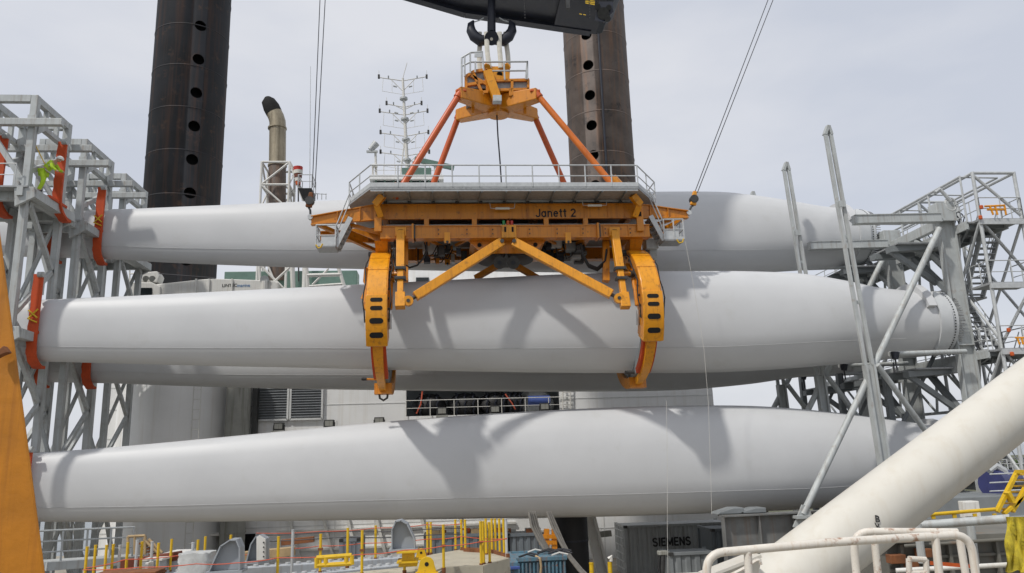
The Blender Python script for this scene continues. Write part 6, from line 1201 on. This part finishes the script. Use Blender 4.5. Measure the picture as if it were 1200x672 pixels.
for i, (a, b, Y, lb) in enumerate((((140, 662), (212, 651), 20, 'dark red timber beam lying behind the ribbed cover'), ((286, 652), (345, 646), 19.5, 'brown timber beam lying behind the two grey brackets'), ((330, 636), (368, 632), 30, 'rust-brown steel beam lying by the wall strakes'))):
    o = MB().beam(P(*a, Y), P(*b, Y), 0.25, 0.2, (0, 0, 1)).build('timber_beam', ('leg_red', 'timber', 'rust')[i], None, bevel=0.01); tag(o, lb, 'beam')
t = thing('red_oxide_block', 'rust-red steel block under the orange ropes', 'block', G(150, 690, ZD)); MB().box(P(152, 683, 18.6), (1.3, 0.6, 0.5)).build('block', 'rust', t, bevel=0.02); MB().box(P(152, 673, 18.6), (1.36, 0.66, 0.04)).build('lid', 'rust', t)
# stanchions with ropes
Sx = [(99, 642, 679), (109, 640, 678), (122, 640, 678), (130, 639, 677), (147, 637, 676), (164, 636, 675), (183.5, 637.5, 675), (199, 633, 670), (230, 634, 674), (239, 630, 664), (269, 628, 664), (325, 630, 674), (375, 627, 671), (407, 620, 664), (424, 623, 673), (440, 617, 655), (474, 620, 670), (501, 613, 649), (505, 613, 649), (520, 616, 667), (534, 610, 645), (541, 610, 645), (545.5, 610, 646.5), (564, 612, 662), (567, 612, 661), (570, 609, 650), (574, 613, 660), (577, 609, 648), (581, 609, 648.5), (586, 609, 650.5), (591, 609, 652)]
near = {99: 'at the row end nearest the close yellow girder', 230: 'in front of the wrapped pallet', 375: 'by the low yellow rail', 474: 'in front of the yellow pedestal', 520: 'at the front corner of the tan platform', 325: 'beside the skid beams past the bolted bracket', 269: 'behind the larger grey bracket', 440: 'next to the curved grey bracket'}
for u, vt, vb in Sx:
    b = G(u, vb, ZD); top = P(u, vt, b.y); lb = ('yellow steel stanchion post '+near[u]) if u in near else ('yellow steel stanchion post of the cluster round the tan platform end' if u > 495 else 'yellow steel stanchion post in the roped row along the skid beams')
    t = thing('stanchion', lb, 'stanchion', (b.x, b.y, ZD-0.4), 'yellow stanchions'); tube(t, 'post', (b.x, b.y, ZD-0.4), (b.x, b.y, top.z), 0.031, 'safety_yellow', n=10)
    tube(t, 'cap', (b.x, b.y, top.z), (b.x, b.y, top.z+0.02), 0.035, 'safety_yellow', n=10); tube(t, 'socket', (b.x, b.y, ZD-0.42), (b.x, b.y, ZD+0.03), 0.045, 'rust', n=10)
    if u in (474, 520, 564, 230, 424, 375): MB().box((b.x, b.y, ZD+0.5), (0.1, 0.1, 0.05)).build('rope_clip', 'rust', t)
for u, vt, vb in ((138, 640, 676), (158, 634, 676), (176, 636, 674), (224, 637, 676), (276, 633, 672), (594, 609, 653), (342, 622, 668)):
    b = G(u, vb, ZD); top = P(u, vt, b.y); t = thing('grey_stanchion', 'galvanised grey stanchion post standing among the yellow ones', 'stanchion', (b.x, b.y, ZD-0.4), 'grey stanchions'); tube(t, 'post', (b.x, b.y, ZD-0.4), (b.x, b.y, top.z), 0.034, 'galv', n=10); tube(t, 'cap', (b.x, b.y, top.z), (b.x, b.y, top.z+0.02), 0.04, 'galv', n=10)
RP = [([(97, 668), (164, 665), (230, 661), (276, 660), (325, 654), (424, 650), (474, 645), (520, 640), (564, 635), (594, 631)], 17.0, 'lower orange safety rope strung along the front stanchions'), ([(330, 643), (375, 640), (424, 637), (501, 632), (541, 629), (594, 632)], 19.5, 'middle orange safety rope strung along the rear stanchions'), ([(300, 625), (375, 623), (440, 619), (501, 615), (541, 614)], 20.5, 'upper orange safety rope strung near the blade underside'), ([(100, 666), (147, 656), (212, 651), (300, 650)], 19.0, 'orange safety rope rising over the dark red timber beam')]
for pp, Y, lb in RP:
    out = []
    for i in range(len(pp)-1):
        for k in range(4): f = k/4; u, v = pp[i][0]*(1-f)+pp[i+1][0]*f, pp[i][1]*(1-f)+pp[i+1][1]*f+1.2*math.sin(math.pi*f); out.append(P(u, v, Y))
    out.append(P(*pp[-1], Y)); tag(MB().path(out, 0.010, 5).build('safety_rope', 'rope_red'), lb, 'rope', 'orange safety ropes')
for v, Y in ((627, 20.8), (634, 19.6)):
    o = MB().path([P(300+k*20, v-k*0.6+1*math.sin(k), Y) for k in range(13)], 0.011, 5).build('guard_wire', 'wire'); tag(o, 'thin grey guard wire strung between the stanchions', 'wire', 'guard wires')
# grey walkway with rails under the left rack, brown stair rails
t = thing('deck_walkway', 'dark grey railed walkway at the foot of the tip-end rack', 'walkway', P(100, 668, 26))
a, b = P(48, 663, 26), P(160, 655, 28); MB().beam(a, b, 1.0, 0.25, (0, 0, 1)).build('floor', 'rack', t); railing(t, [a+V((0, -0.4, 0.1)), b+V((0, -0.4, 0.1))], 0.95, 0.75, 0.035, 'rack', 2); beam(t, 'foundation', V((a.x, a.y, 2.0)), V((b.x, b.y, 2.0)), 1.0, 2.4, 'rack_dark', (0, 0, 1))
t = thing('brown_stair', 'brown rusted stair rails between walkway and wrapped pallet', 'stair', P(180, 655, 27))
for dy_ in (0, 0.8):
    for a, b in (((150, 629), (170, 628)), ((170, 628), (170, 650)), ((168, 632), (187, 650)), ((174, 632), (190, 648)), ((158, 629), (158, 650)), ((150, 629), (150, 650))): tube(t, 'rail', P(*a, 27+dy_), P(*b, 27+dy_), 0.045, 'timber', n=7)
for k in range(6): MB().box(P(170+k*3.2, 636+k*3.2, 27.4), (0.2, 0.8, 0.04)).build('tread', 'rust', t)
